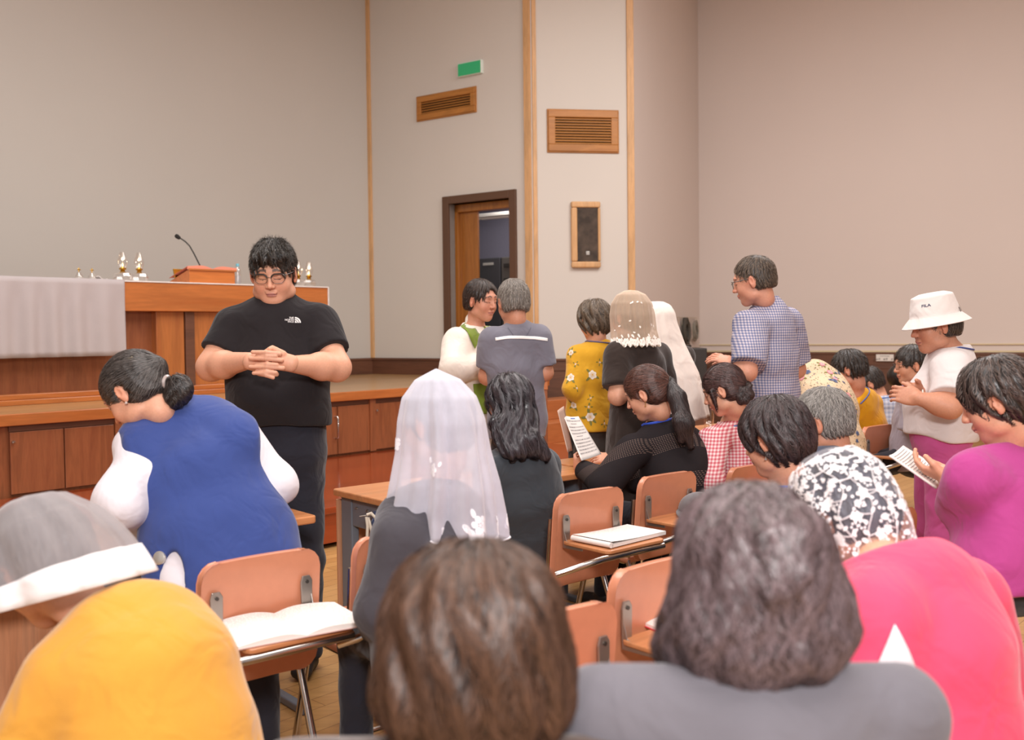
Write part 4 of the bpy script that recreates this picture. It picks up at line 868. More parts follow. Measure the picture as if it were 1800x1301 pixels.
def legs_vol(p, hipL, hipR, kL, kR, aL, aR, r=(.085, .062, .048), k=.04):
    V = Vol(); 
    for h_, k_, a_ in ((hipL, kL, aL), (hipR, kR, aR)): V.add(cone(h_, k_, r[0], r[1]), k).add(cone(k_, a_, r[1], r[2]), .03)
    V.add(ecap(p.hip-p.ax*.02, p.hip+p.ax*.10, (p.hipw[0]+.002, p.hipw[1]+.002), (p.waist[0]-.004, p.waist[1]-.004), p.R), .05); return V
def stand_legs(p, mat, r=(.088, .064, .052), foot=0., amp=.004, h=.012, shoes='2b2826', name='trousers', stance=.10):
    D = lambda s_: np.array([p.hip[0], p.hip[1], 0])+p.B[:, 0]*stance*s_
    ho = max(p.hipw[0]-r[0]-.004, .05); hl, hr = p.hip-p.R*ho-p.ax*.04, p.hip+p.R*ho-p.ax*.04; kl, kr = D(-1)+np.array([0, 0, .48])+p.B[:, 1]*.02, D(1)+np.array([0, 0, .48])+p.B[:, 1]*.02; al, ar = D(-1)+np.array([0, 0, .09]), D(1)+np.array([0, 0, .09])
    V = legs_vol(p, hl, hr, kl, kr, al, ar, r); V.cut(plane((0, 0, .05), (0, 0, -1))); 
    if amp: V.disp(folds(30, amp, 4))
    p.lv = V; p.wear(name, V, mat, [p.hip, al, ar, kl, kr], h, .16)
    for a in (al, ar):
        S = Vol().add(ecap(a+p.B[:, 1]*-.05+np.array([0, 0, -.045]), a+p.B[:, 1]*.13+np.array([0, 0, -.055]), (.04, .038), (.046, .03), p.B[:, 0]), .02).add(cone(a, a-np.array([0, 0, .05]), .045, .05), .02).cut(plane((0, 0, .002), (0, 0, -1)))
        p.wear('shoe', S, plain('shoe_'+shoes, shoes, .5), [a, a+p.B[:, 1]*.1-np.array([0, 0, .08])], .01, .11)
def sit_legs(p, mat, seat=.47, r=(.085, .062, .048), h=.014, shoes='2b2826', name='trousers', spread=.1, fwd=.40, amp=.004):
    hp = p.hip; hl, hr = hp-p.R*.08, hp+p.R*.08; f0 = p.B[:, 1]; R0 = p.B[:, 0]
    kl, kr = [np.array([hp[0], hp[1], 0])+R0*spread*s_+f0*fwd+np.array([0, 0, seat+.04]) for s_ in (-1, 1)]; al, ar = [k_*np.array([1, 1, 0])+f0*.03+np.array([0, 0, .09]) for k_ in (kl, kr)]
    V = legs_vol(p, hl, hr, kl, kr, al, ar, r)
    if amp: V.disp(folds(30, amp, 4))
    p.lv = V; p.wear(name, V, mat, [hp, al, ar, kl, kr], h, .18)
    for a in (al, ar):
        S = Vol().add(ecap(a-f0*.05+np.array([0, 0, -.045]), a+f0*.13+np.array([0, 0, -.055]), (.04, .038), (.046, .03), R0), .02).add(cone(a, a-np.array([0, 0, .05]), .042, .048), .02).cut(plane((0, 0, .002), (0, 0, -1)))
        p.wear('shoe', S, plain('shoe_'+shoes, shoes, .5), [a, a+f0*.1-np.array([0, 0, .08])], .012, .11)
# hair volumes in head frame
def cap_hair(t=.016, back=-.05, front=.050, side=-.005, w=1.0, wide=0., st=None):
    ts = t if st is None else st
    V = Vol().add(ell((0, -.016, .036), (.077*w+ts+wide, .094+t, .088+t)), .01).add(ell((0, -.045, -.02), (.066*w+ts*.6+wide, .055+t*.6, .06)), .03)
    V.sub(ell((0, .105, -.035), (.066*w, .070, .092+front-.05)), .012)                                         # the face
    V.cut(lambda P: -(P[:, 2]-np.where(P[:, 1] < -.02, back+0*P[:, 2], back+(side-back)*np.clip((P[:, 1]+.02)/.05, 0, 1))), .01)
    for s in (-1, 1): V.sub(ell((s*(.088*w), .0, -.004), (.026, .026, .036)), .008)
    return V
def lock_disp(crown, amp=.003, freq=26, seed=0, wob=.6):
    r = np.random.default_rng(seed); a1, a2, a3 = r.uniform(0, 6.3, 3); c = np.asarray(crown, f32)
    def f(P):
        q = P-c; az = np.arctan2(q[:, 1], q[:, 0]); rad = np.linalg.norm(q, axis=1); s_ = az+wob*np.sin(rad*28+a3)*.25
        return (amp*(np.sin(s_*freq+a1+3*np.sin(rad*22))+.6*np.sin(s_*freq*1.9+a2))*np.clip(rad/.05, 0, 1)).astype(f32)
    return f
def do_hair(p, V, col, col2, crown=(0, -.03, .12), pad=.0, lo=None, hi=None, h=.005, **kw):
    f = local(V, p.hc, p.H, p.hs); p.hairf = f; lo = p.hc-.19 if lo is None else lo; hi = p.hc+.19 if hi is None else hi
    return hair_obj(p.e, f, lo, hi, h, col, col2, p.hl(*crown), **kw)
def glasses(p, style='browline', z=.012, rim='3a302b', lens=True, w=.0275, hgt=.019):
    fr = MB(); cyl = []; M_r = plain('rim_'+rim, rim, .35); L = lambda x, y, z_: p.hl(x, y, z_)
    yb = lambda x: .108-.55*abs(x)**1.4*1.2
    for s in (-1, 1):
        cx = s*.033; pts = [L(cx+w*.92*math.cos(a)*(1-.0*math.sin(a)), yb(abs(cx+w*math.cos(a))), z+hgt*max(-1, min(1, 1.12*math.sin(a)))) for a in np.linspace(0, 2*math.pi, 29)]
        fr.tube(pts, .0011, 6, False)
        if style == 'browline': fr.tube([L(cx+w*.98*math.cos(a), yb(abs(cx+w*math.cos(a)))+.0005, z+hgt*min(1, 1.15*math.sin(a))) for a in np.linspace(.05 if s > 0 else .35, math.pi-.35 if s > 0 else math.pi-.05, 12)], .0034, 6)
        fr.tube([L(s*(.033+w*.95), yb(.06), z+hgt*.7), L(s*.070, .075, z+hgt*.65), L(s*.080*p.hw, .03, z+hgt*.5), L(s*.083*p.hw, -.004, z+.006)], .0018, 6)
    fr.tube([L(-.008, .110, z+.006), L(0, .112, z+.009), L(.008, .110, z+.006)], .0014, 6)
    o = fr.build('glasses', M_r, p.e, smooth=True, world=True)
    for s in (-1, 1):
        m = MB(); c = [L(s*.033+w*.9*math.cos(a), yb(abs(s*.033+w*math.cos(a))), z+hgt*max(-1, min(1, 1.1*math.sin(a)))) for a in np.linspace(0, 2*math.pi, 20, endpoint=False)]; m.add(c, [tuple(range(20))]); l_ = m.build('lens', glass('lens_glass', (.98, .97, .97, 1), .02, .35), p.e, world=True)
def lanyard(p, col='3f66c8', back=True, r=.0045, drop=.12):
    # ribbon lying round the neck over the collar
    M_l = plain('ribbon_'+col, col, .5); f = p.sv; pts = []
    for a in np.linspace(-100, 100, 22):
        t = math.radians(a); d = -p.Fw*math.cos(t)+p.R*math.sin(t); q = p.neck+d*.12+p.ax*(.02-.045*max(0, -math.cos(t)))-p.ax*.0; pts.append(q)
    P = np.array(pts); C = p.neck[None]+(p.ax*.012)[None]; d = (C-P); d -= (d@p.ax)[:, None]*p.ax*.0; d /= np.linalg.norm(d, axis=1, keepdims=True)
    Q = march(lambda X: np.minimum(f(X), cone(p.hl(0, -.03, -.05), p.neck, .058, .066)(X)), P.astype(f32), d.astype(f32), 0, .12, .002)
    MB().tube(list(Q), r, 6).build('lanyard', M_l, p.e, smooth=True, world=True)
def veil(p, prof, centre, mat, nu=120, nv=50, fold=.006, nf=18, seed=0, name='veil', a0=0, a1=360, open_front=0, solid=0, hem=None, tilt=None, fn=None):
    # cloth hanging round the head: prof = list of (height, half width, half depth, shift forward); frame of the head heading only
    Fz = frame(p.vface if hasattr(p, 'vface') else p.face); pr = np.array(prof, float); r = np.random.default_rng(seed); ph = r.uniform(0, 6.3, 5); c = np.asarray(centre, float)
    s_ = np.concatenate([[0], np.cumsum(np.linalg.norm(np.diff(pr[:, :2], axis=0), axis=1))]); s_ /= s_[-1]
    def pos(u, v):
        a = math.radians(a0+(a1-a0)*u); z, w, d, fy = [np.interp(v, s_, pr[:, i]) for i in range(4)]
        k = fold*v*(math.sin(a*nf+ph[0]+2*math.sin(a*3+ph[1]))+.5*math.sin(a*nf*2.3+ph[2])); w2 = w+k; d2 = d+k
        if hem: z = z+hem(math.degrees(a), v)
        q = np.array([w2*math.sin(a), d2*math.cos(a)+fy, z])
        if fn: q = fn(q, u, v)
        return c+Fz@q
    m = MB().grid(pos, nu, nv, closed=(a1-a0 >= 360)); o = m.build(name, mat, p.e, smooth=True, world=True)
    for md in [x for x in o.modifiers]: o.modifiers.remove(md)
    return pos, o
# ------------------------------------------------------------------ people who stand
BK, BK2 = '1d1917', '51473f'
M_black = cloth('black_jersey', '2b2729', .9, 900, .15, .1); M_trou = cloth('charcoal_trousers', '2a2a33', .8); 
def clasp(p, rows, Yf, base_l, base_r, r=.0095, sc=1.0):
    # interlaced fingers: rows = (y, from_left?, x start, x tip)
    V = Vol()
    V.add(ecap(W(*base_l[0], base_l[2]), W(*base_l[1], base_l[2]-.01), (.034*sc, .026*sc), (.038*sc, .022*sc), (0, 0, 1)), .015); V.add(ecap(W(*base_r[0], base_r[2]), W(*base_r[1], base_r[2]-.01), (.034*sc, .026*sc), (.038*sc, .022*sc), (0, 0, 1)), .015)
    for (y0, y1, xs, xt) in rows:
        a, m, b = W(xs, y0, Yf+.006), W((xs+xt)/2, (y0+y1)/2-1, Yf-.008), W(xt, y1, Yf-.002)
        V.add(cone(a, m, r*1.08, r), .006).add(cone(m, b, r, r*.86), .003)
    return V
# --- the man in the black T-shirt
p = Person('man in a black T-shirt with folded hands, head bowed, facing the camera', 272)
p.skin = np.array(SKIN['p']); p.hres = .0032; p.paint = dict(brow=(.05, .04, .035), thick=1.25, lip=(.60, .27, .25))
p.head(W(481, 484, 4.10), 274, -17, 1, 1.05, 1.06, 1.42)
p.torso(W(491, 778, 4.13), W(485, 522, 4.16), .2, (.198, .14), (.20, .155), (.195, .15), shR=W(410, 570, 4.13), shL=W(560, 566, 4.16), belly=.05)
p.arms(L=(W(592, 646, 4.04), W(513, 640, 3.84)), R=(W(371, 645, 4.04), W(437, 634, 3.84)), r=(.062, .056, .037))
p.limb(p.sL, p.aL, h=.005); p.limb(p.sR, p.aR, h=.005)
rows = [(622, 619, 492, 444), (627, 626, 452, 485), (633, 630, 495, 440), (641, 641, 452, 487), (647, 645, 497, 440), (653, 655, 452, 485), (658, 656, 486, 446), (657, 664, 456, 480)]
Vh = clasp(p, rows, 3.772, ((438, 635), (459, 639), 3.82), ((513, 639), (489, 634), 3.825), .0088)
Vh.add(cone(W(462, 624, 3.80), W(474, 614, 3.79), .012, .010), .008).add(cone(W(497, 622, 3.81), W(479, 612, 3.80), .014, .011), .008)
B_ = np.array([W(437, 640, 3.84), W(513, 640, 3.76)]); p.bodyparts.append((Vh, B_.min(0)-.09, B_.max(0)+.09, .0023))
p.bake(); p.shirt(M_black, .014, 'short', .70, .006, 't_shirt', armg=.012, h=.008, low=W(493, 748, 4.13), neckr=.072, fsc=20)
stand_legs(p, M_trou, (.104, .08, .068), stance=.10, amp=.006)
V = cap_hair(.022, -.045, .064, .012, st=.008); V.add(ell((.014, .070, .088), (.050, .034, .026)), .02).add(ell((-.03, .062, .090), (.035, .03, .026)), .02).disp(lock_disp((0, -.03, .12), .0035, 24, 3))
do_hair(p, V, BK, BK2, (.0, -.04, .13), n=7000, L=.032, width=.0008, seed=3, lift=.12, jit=.5, h=.0035, wave=.3, tipoff=.006)
glasses(p, 'browline', .010)
hair_obj(p.e, p.hairf, p.hc-.17, p.hc+.19, .006, BK, BK2, p.hl(.0, -.03, .05), n=900, L=.03, width=.0006, seed=77, lift=.85, jit=1.1, wave=.5, region=lambda V: ((V-p.hc)@p.H)[:, 2] > .10, name='hair_tufts')
# print on the chest: half dome of three arcs beside stacked lettering
c = at_px(p.sv, 517, 562.5); ex = nrm(np.array([1, .12, .0])); ey = np.array([0, 0, 1.]); M_print = plain('white_print', 'ece8e6', .6)
def put(name, V2, F2, f=None): Q = decal(f or p.sv, p.e, name, V2, F2, c, ex, ey, None); return mesh_obj(name, Q, F2, M_print, p.e, False, world=True)
m2 = []; f2 = []
for (r0, r1) in ((.0, .0085), (.0105, .0165), (.0185, .0245)):
    n0 = len(m2); m2 += [(.003+r*math.cos(t), -.012+r*math.sin(t)) for t in np.linspace(0, math.pi/2, 9) for r in (r0, r1)]; f2 += [(n0+2*i, n0+2*i+1, n0+2*i+3, n0+2*i+2) for i in range(8)]
lv = []; lf = []
for k, (s_, dz) in enumerate((('THE', .0085), ('NORTH', .0005), ('FACE', -.0075))):
    a, b = text_mesh(s_, .0105, True); n0 = len(lv); mx_ = max(q[0] for q in a); lv += [(q[0]-.001-mx_, q[1]+dz) for q in a]; lf += [tuple(i+n0 for i in t_) for t_ in b]
put('logo', m2, f2); put('logo_lettering', lv, lf)
P1 = p
# --- the priest
M_alb = cloth('white_alb', 'efe4d8', .85, 800, .04); M_stole = cloth('green_stole', '7f9438', .75, 700, .1)
def ribbon_on(f, pts, width, off=.004, n=26, th=0):
    P = np.array([at_px(f, x, y) for x, y in pts]); t = np.linspace(0, 1, len(P)); u = np.linspace(0, 1, n); C = np.stack([np.interp(u, t, P[:, i]) for i in range(3)], 1); T = np.gradient(C, axis=0); G = grad(f, C); S = np.cross(T, G); S /= np.linalg.norm(S, axis=1, keepdims=True)+1e-9
    wd = np.interp(u, t, width) if hasattr(width, '__len__') else np.full(n, width); V = []; 
    for k in range(5): a = (k/4-.5); V.append(project(f, C+S*wd[:, None]*a, off, 3))
    V = np.stack(V, 1).reshape(-1, 3); F = [(i*5+j, i*5+j+1, (i+1)*5+j+1, (i+1)*5+j) for i in range(n-1) for j in range(4)]; return V, F
def sew(p, name, pts, width, mat, off=.004, thick=.003, f=None, n=26):
    V, F = ribbon_on(f or p.sv, pts, width, off, n); o = mesh_obj(name, V, F, mat, p.e, True, world=True); m = o.modifiers.new('so', 'SOLIDIFY'); m.thickness = thick; m.offset = 0; return o
p = Person('priest in a white alb and green stole, laying a hand on the man in grey', 318); p.skin = np.array(SKIN['r']); p.hres = .004; p.paint = dict(thick=1.1)
p.head(W(846, 531, 5.85), 318, -8, 0, 1.0, .98, 1.05, mouth=1)
p.torso(W(838, 735, 5.87), W(834, 577, 5.9), .19, (.165, .12), (.17, .13), (.18, .14), shR=W(806, 602, 5.75), shL=W(862, 598, 6.07))
p.arms(L=(W(880, 650, 5.9), W(905, 640, 5.7)), R=(W(800, 650, 5.63), W(866, 640, 5.77)), r=(.055, .055, .042))
p.limb(p.sR, p.aR, (nrm([1, -.1, .05]), (0, 0, 1)), False, .006); p.bake()
p.shirt(M_alb, .028, 'long', 1, .010, 'alb', armg=.035, h=.010, neckr=.056, fsc=18, lenx=.3)
sk = Vol().add(ecap(p.hip+np.array([0, 0, .1]), np.array([p.hip[0], p.hip[1], .12]), (.19, .15), (.30, .26), p.B[:, 0]), .05).disp(folds(28, .012, 5, [(1, 0, .05), (0, 1, .05)])).cut(plane((0, 0, .06), (0, 0, -1)))
p.wear('alb_skirt', sk, M_alb, [p.hip, (p.hip[0], p.hip[1], .1)], .015, .34)
co = Vol().add(cone(p.neck-p.ax*.03, p.neck+p.ax*.045, .068, .056), .01); p.wear('collar', co, M_alb, [p.neck], .006, .1)
sew(p, 'stole', [(817, 566), (822, 578), (832, 592), (840, 603)], [.09, .10, .10, .10], M_stole, .006); sew(p, 'stole', [(851, 571), (858, 580), (864, 590)], .07, M_stole, .006)
sew(p, 'stole', [(844, 674), (847, 700), (850, 728)], .09, M_stole, .008, f=lambda X: np.minimum(p.sv(X), sk(X)))
V = cap_hair(.015, -.05, .090, .006, st=.009); V.add(ell((-.056, .035, .055), (.012, .03, .03)), .02).disp(lock_disp((0, -.03, .12), .0025, 26, 5))
do_hair(p, V, '2a1e1a', '5b463a', (.0, .0, .12), n=5000, L=.026, width=.0007, seed=5, h=.0045, jit=.3)
# --- the man in the grey sports shirt
M_sport = cloth('grey_sport_shirt', '7b7985', .7, 900, .06)
p = Person('grey haired man in a grey shirt with a white line across the back', 105); p.skin = np.array(SKIN['t']); p.head(W(902, 534, 5.35), 112, -12, 0, 1.0)
p.torso(W(909, 735, 5.33), W(907, 574, 5.35), .19, (.148, .10), (.138, .10), (.142, .105), shL=W(864, 597, 5.33), shR=W(949, 597, 5.35)); p.arms(L=(W(857, 662, 5.35), W(870, 655, 5.55)), R=(W(957, 655, 5.35), W(935, 655, 5.55)), r=(.052, .045, .032))
p.limb(p.sL, p.aL, (nrm([.2, 1, .1]), (0, 0, 1)), True, .006); p.limb(p.sR, p.aR, (nrm([-.2, 1, .1]), (0, 0, 1)), False, .006); p.bake()
p.shirt(M_sport, .018, 'short', .85, .008, 'sports_shirt', h=.009, fsc=20, lenx=.06, low=W(912, 770, 5.33)); stand_legs(p, cloth('dark_trousers', '33323a'))
o = sew(p, 'reflective_line', [(871, 596.5), (890, 593.8), (915, 593), (940, 594.2), (962, 597.5)], .016, emit('white_line_glow', 'f4f2f0', .12), .003, .002)  # faint emission imitates the light this line throws back
sew(p, 'yoke_seam', [(893, 576), (903, 590), (912, 594)], .004, plain('seam_grey', '6a6874', .8), .002, .001); sew(p, 'yoke_seam', [(933, 576), (925, 590), (916, 594)], .004, plain('seam_grey', '6a6874', .8), .002, .001)
V = cap_hair(.013, -.052, .06, .008, st=.006).disp(lock_disp((0, -.04, .12), .0015, 24, 6)); do_hair(p, V, '6d645c', 'b0a79d', (.0, -.045, .125), n=5000, L=.026, width=.0007, seed=6, h=.0045, jit=.5, rough=.5, basemul=.8, lift=.1)
# --- flowers sewn or printed on cloth
def flower_set(f, parent, name, spots, R_, petals, mats, seed=0, leaf=True, off=.0022):
    r = random.Random(seed); acc = {k: ([], []) for k in mats}
    def blob(key, c, g, ex, ey, pts, o_):
        P = np.array([c+ex*a+ey*b for a, b in pts]); Q = march(f, (P+g*.03).astype(f32), np.tile(-g, (len(P), 1)).astype(f32), 0, .08, o_); Vv, Ff = acc[key]; n0 = len(Vv); Vv += list(Q); k = len(pts)-1; Ff += [(n0, n0+1+i, n0+1+(i+1) % k) for i in range(k)]
    def petal(a, r0, r1, w): 
        ca, sa = math.cos(a), math.sin(a); P = [(r0+(r1-r0)*.5, 0)]+[((r0+r1)/2+(r1-r0)/2*math.cos(t), w*math.sin(t)*(1-.25*math.cos(t))) for t in np.linspace(0, 2*math.pi, 12, endpoint=False)]; return [(x*ca-y*sa, x*sa+y*ca) for x, y in P]
    for (px, py, sc) in spots:
        c = at_px(f, px, py) if not hasattr(px, '__len__') else np.array(px); g = grad(f, c[None])[0]; ex = nrm(np.cross(g, (0, 0, 1.)+np.array([.01, 0, 0]))); ey = np.cross(g, ex); rr = R_*sc; a0 = r.uniform(0, 6)
        if leaf:
            for k in range(r.choice((3, 4, 5))): a = a0+k*1.5+r.uniform(-.3, .3); blob('leaf', c, g, ex, ey, petal(a, rr*.7, rr*(1.6+.3*r.random()), rr*.26), off)
        if sc >= .7:
            for k in range(petals): blob('petal', c, g, ex, ey, petal(a0+k*2*math.pi/petals, rr*.05, rr*r.uniform(.88, 1.05), rr*.44), off+.0008)
            for k in range(petals-1): blob('inner', c, g, ex, ey, petal(a0+.5+k*2*math.pi/(petals-1), 0, rr*.58, rr*.27), off+.0014)
            blob('core', c, g, ex, ey, petal(0, -rr*.16, rr*.16, rr*.16), off+.002)
        else: blob('petal', c, g, ex, ey, petal(a0, -rr*.4, rr*.6, rr*.35), off+.0008); blob('inner', c, g, ex, ey, petal(a0+1.2, -rr*.4, rr*.5, rr*.3), off+.0012)
    for k, (Vv, Ff) in acc.items():
        if Vv: mesh_obj(name+'_'+k, Vv, Ff, mats[k], parent, False, world=True)
# --- woman in the yellow flowered blouse
M_yel = cloth('yellow_blouse', 'e0a92e', .8, 800, .08)
p = Person('woman in a yellow blouse with white flowers, standing with her back turned', 112); p.head(W(1044, 566, 5.9), 118, -10, 0, .95)
p.torso(W(1038, 728, 5.9), W(1050, 606, 5.9), .16, (.125, .095), (.12, .095), (.135, .11), shL=W(1018, 628, 5.86), shR=W(1079, 626, 5.98)); p.arms(L=(W(1007, 683, 5.8), W(1026, 640, 6.05)), R=(W(1090, 683, 6.05), W(1070, 640, 6.15)), r=(.046, .042, .03))
p.bake(); p.shirt(M_yel, .020, 'long', 1, .008, 'blouse', h=.009, neckr=.056, fsc=24, low=None, armg=.022, hem=.02)
sk = Vol().add(ecap(p.hip+np.array([0, 0, .12]), W(1035, 752, 5.9), (.152, .125), (.165, .15), p.B[:, 0]), .04).disp(folds(34, .006, 8, [(1, 0, .05), (0, 1, .05)])).cut(plane(W(1035, 756, 5.9), (0, 0, -1)))
p.wear('blouse_hem', sk, M_yel, [p.hip, W(1035, 752, 5.9)], .010, .2); f = lambda X: np.minimum(p.sv(X), sk(X))
fm = dict(petal=plain('petal_white', 'f0e6d8', .8), inner=plain('petal_cream', 'e3cdb4', .8), core=plain('flower_core', 'd9a93c', .8), leaf=plain('leaf_olive', '7e7a38', .8))
flower_set(f, p.e, 'flower', [(1041, 659, 1.1), (1004, 620, .8), (1054, 637, .5), (1003, 664, 1.0), (1037, 733, 1.1), (1038, 700, .5), (1035, 716, .6), (1009, 712, .9), (1014, 683, .5), (1075, 706, .8), (1072, 650, .5), (1062, 745, .6), (1070, 622, .7), (1012, 640, .5), (1060, 680, .4), (1008, 745, .6)], .026, 6, fm, 2)
sk2 = Vol().add(ecap(p.hip, np.array([p.hip[0], p.hip[1], .35]), (.13, .105), (.15, .13), p.B[:, 0]), .04).disp(folds(90, .006, 3, [(1, 0, 0), (0, 1, 0)])).cut(plane((0, 0, .3), (0, 0, -1))); p.wear('skirt', sk2, cloth('grey_pleated', '4f4844'), [p.hip, (p.hip[0], p.hip[1], .3)], .012, .2)
stand_legs(p, cloth('dark_tights', '2c2828'), (.07, .05, .04), name='legs')
V = cap_hair(.020, -.08, .06, -.065, wide=.008).add(ell((0, -.055, -.03), (.085, .05, .05)), .03).disp(lock_disp((0, -.03, .12), .006, 9, 7)); do_hair(p, V, '4f4238', '8c7862', (0, -.02, .125), n=5000, L=.05, width=.0009, seed=7, h=.005, wave=.8, jit=.4)
lanyard(p, '5b5a86')
# --- woman in black with the embroidered cream veil
M_blk2 = cloth('soft_black', '3a302c', .85, 700, .1)
p = Person('woman in a black dress wearing a sheer cream veil with an embroidered edge', 122); p.head(W(1107, 560, 5.1), 128, -8, 0, .98)
p.torso(W(1125, 760, 5.1), W(1122, 606, 5.1), .18, (.13, .095), (.125, .10), (.145, .115), shL=W(1088, 628, 5.02), shR=W(1158, 628, 5.25)); p.arms(L=(W(1086, 696, 4.95), W(1098, 668, 5.22)), R=(W(1165, 700, 5.3), W(1120, 660, 5.4)), r=(.05, .045, .033))
p.limb(p.sL, p.aL, (nrm([.4, 1, .6]), (0, 0, 1)), True, .006); p.bake(); p.shirt(M_blk2, .022, 'short', .80, .008, 'dress', h=.010, fsc=24, armg=.022, lenx=.1)
sk = Vol().add(ecap(p.hip+np.array([0, 0, .12]), np.array([p.hip[0], p.hip[1], .4]), (.17, .14), (.23, .21), p.B[:, 0]), .04).disp(folds(34, .010, 9, [(1, 0, .05), (0, 1, .05)])).cut(plane((0, 0, .3), (0, 0, -1))); p.wear('dress_skirt', sk, M_blk2, [p.hip, (p.hip[0], p.hip[1], .3)], .014, .28)
stand_legs(p, cloth('dark_tights', '2c2828'), (.07, .05, .04), name='legs')
V = cap_hair(.018, -.08, .05, -.06).add(ell((0, -.075, -.05), (.055, .04, .06)), .03).disp(lock_disp((0, -.03, .12), .002, 20, 8)); do_hair(p, V, '8a6a50', 'b08a68', (0, -.0, .12), n=1500, L=.06, width=.0012, seed=8, h=.006)
Mv = sheer('cream_tulle', 'f2d9c0', .60)
pos, o = veil(p, [(.150, .002, .002, 0), (.146, .035, .035, -.01), (.125, .072, .08, -.012), (.08, .100, .112, -.015), (.02, .110, .122, -.02), (-.06, .113, .118, -.03), (-.145, .128, .118, -.05)], p.hc, Mv, fold=.007, nf=9, seed=4, hem=lambda a, v: (.006*math.sin(math.radians(a)*26)-.0*a)*v**6)
Me = plain('embroidery_white', 'fbf3ea', .8)
def on_veil(pos, nu=400, nv=200): return pos
def emb(parent, pos, items, mat, name='embroidery', lift=.0015):
    # items: list of (u, v, kind, size, angle) placed on the veil surface
    V = []; F = []
    def put(u, v, pts):
        c = pos(u, v); eu = pos(u+.002, v)-c; ev = pos(u, min(v+.004, 1.))-pos(u, v-.004 if v > .99 else v); eu = nrm(eu); ev = nrm(ev-eu*(eu@ev)); nn = np.cross(eu, ev); n0 = len(V)
        if nn@(c-parent.hc) < 0: nn = -nn
        du = np.linalg.norm(pos(u+.002, v)-c)/.002; dv = np.linalg.norm(pos(u, v-.004)-c)/.004
        for a, b in pts: q = pos(u+a/du, min(max(v+b/dv, 0), 1)) ; V.append(q+nn*lift)
        k = len(pts)-1; F.extend([(n0, n0+1+i, n0+1+(i+1) % k) for i in range(k)])
    def pet(a, r0, r1, w, n=10): ca, sa = math.cos(a), math.sin(a); P = [((r0+r1)/2, 0)]+[((r0+r1)/2+(r1-r0)/2*math.cos(t), w*math.sin(t)) for t in np.linspace(0, 2*math.pi, n, endpoint=False)]; return [(x*ca-y*sa, x*sa+y*ca) for x, y in P]
    for u, v, kind, sz, a in items:
        if kind == 'flower':
            for k in range(5): put(u, v, pet(a+k*2*math.pi/5, sz*.18, sz, sz*.36))
            put(u, v, pet(0, -sz*.17, sz*.17, sz*.17))
        elif kind == 'leaf': put(u, v, pet(a, 0, sz, sz*.3))
        elif kind == 'dot': put(u, v, pet(0, -sz, sz, sz, 8))
        elif kind == 'dots':
            for k in range(6): b = k*math.pi/3; du = np.linalg.norm(pos(u+.002, v)-pos(u, v))/.002; dv = np.linalg.norm(pos(u, v-.004)-pos(u, v))/.004; put(u+sz*math.cos(b)/du, v+sz*math.sin(b)/dv, pet(0, -sz*.36, sz*.36, sz*.36, 8))
    o = mesh_obj(name, V, F, mat, parent.e, False, world=True); o.modifiers.new('so', 'SOLIDIFY').thickness = .0006; return o
def vine(parent, pos, lines, w, mat, name='embroidered_vine', lift=.0018):
    m = MB()
    for pts in lines:
        P = []
        for u, v in pts: c = pos(u, v); d = nrm(c-parent.hc); P.append(c+d*lift)
        m.tube(P, w, 5)
    return m.build(name, mat, parent.e, smooth=True, world=True)
r = random.Random(3); it = []
for k in range(26): u = (k+.5)/26; it += [(u, .935, 'flower', .024, r.uniform(0, 6)), (u+.016, .87, 'leaf', .022, r.uniform(0, 6)), (u+.02, .975, 'dot', .006, 0)]
for k in range(34): it.append((r.random(), r.uniform(.35, .82), 'leaf', .014, r.uniform(0, 6)))
emb(p, pos, it, Me); ln = [[((k+t)/30, .935+.035*math.sin(t*2*math.pi)) for t in np.linspace(0, 1, 9)] for k in range(30)]; vine(p, pos, ln, .0018, Me)
P6v = p
# --- person under the long plain white veil
p = Person('person under a long opaque white veil, right behind the cream veil', 118); p.head(W(1150, 572, 5.65), 122, -12, 0, .96); p.torso(W(1165, 745, 5.65), W(1160, 618, 5.65), .17, (.14, .1), (.14, .11), (.16, .13)); p.arms(L=(W(1130, 690, 5.65), W(1140, 660, 5.85)), R=(W(1195, 690, 5.75), W(1170, 660, 5.9)))
p.bake(); p.shirt(M_blk2, .02, 'long', 1, .006, 'blouse', h=.014); sk = Vol().add(ecap(p.hip, np.array([p.hip[0], p.hip[1], .4]), (.16, .13), (.2, .18), p.B[:, 0]), .04).cut(plane((0, 0, .3), (0, 0, -1))); p.wear('skirt', sk, M_blk2, [p.hip, (p.hip[0], p.hip[1], .3)], .02, .25); stand_legs(p, cloth('dark_tights', '2c2828'), (.07, .05, .04), name='legs', h=.016)
V = cap_hair(.015, -.06, .05, -.04); do_hair(p, V, BK, BK2, n=300, h=.008)
M_wv = cloth('white_veil_cotton', 'f3e6dc', .85, 900, .03)
def longv(q, u, v): q = q.copy(); return q
pos, o = veil(p, [(.140, .002, .002, 0), (.137, .045, .05, -.0), (.115, .082, .09, -.005), (.07, .10, .112, -.012), (0, .108, .118, -.015), (-.12, .128, .125, -.03), (-.30, .175, .16, -.05), (-.47, .19, .17, -.06), (-.56, .2, .175, -.06)], p.hc, M_wv, fold=.012, nf=7, seed=6, a0=35, a1=325, hem=lambda a, v: -.035*v*math.sin(math.radians(a)*1.5+1.2), fn=lambda q, u, v: q+np.array([.05*max(0, v-.25)*1.4, -.05*v, 0])); o.modifiers.new('so', 'SOLIDIFY').thickness = .002
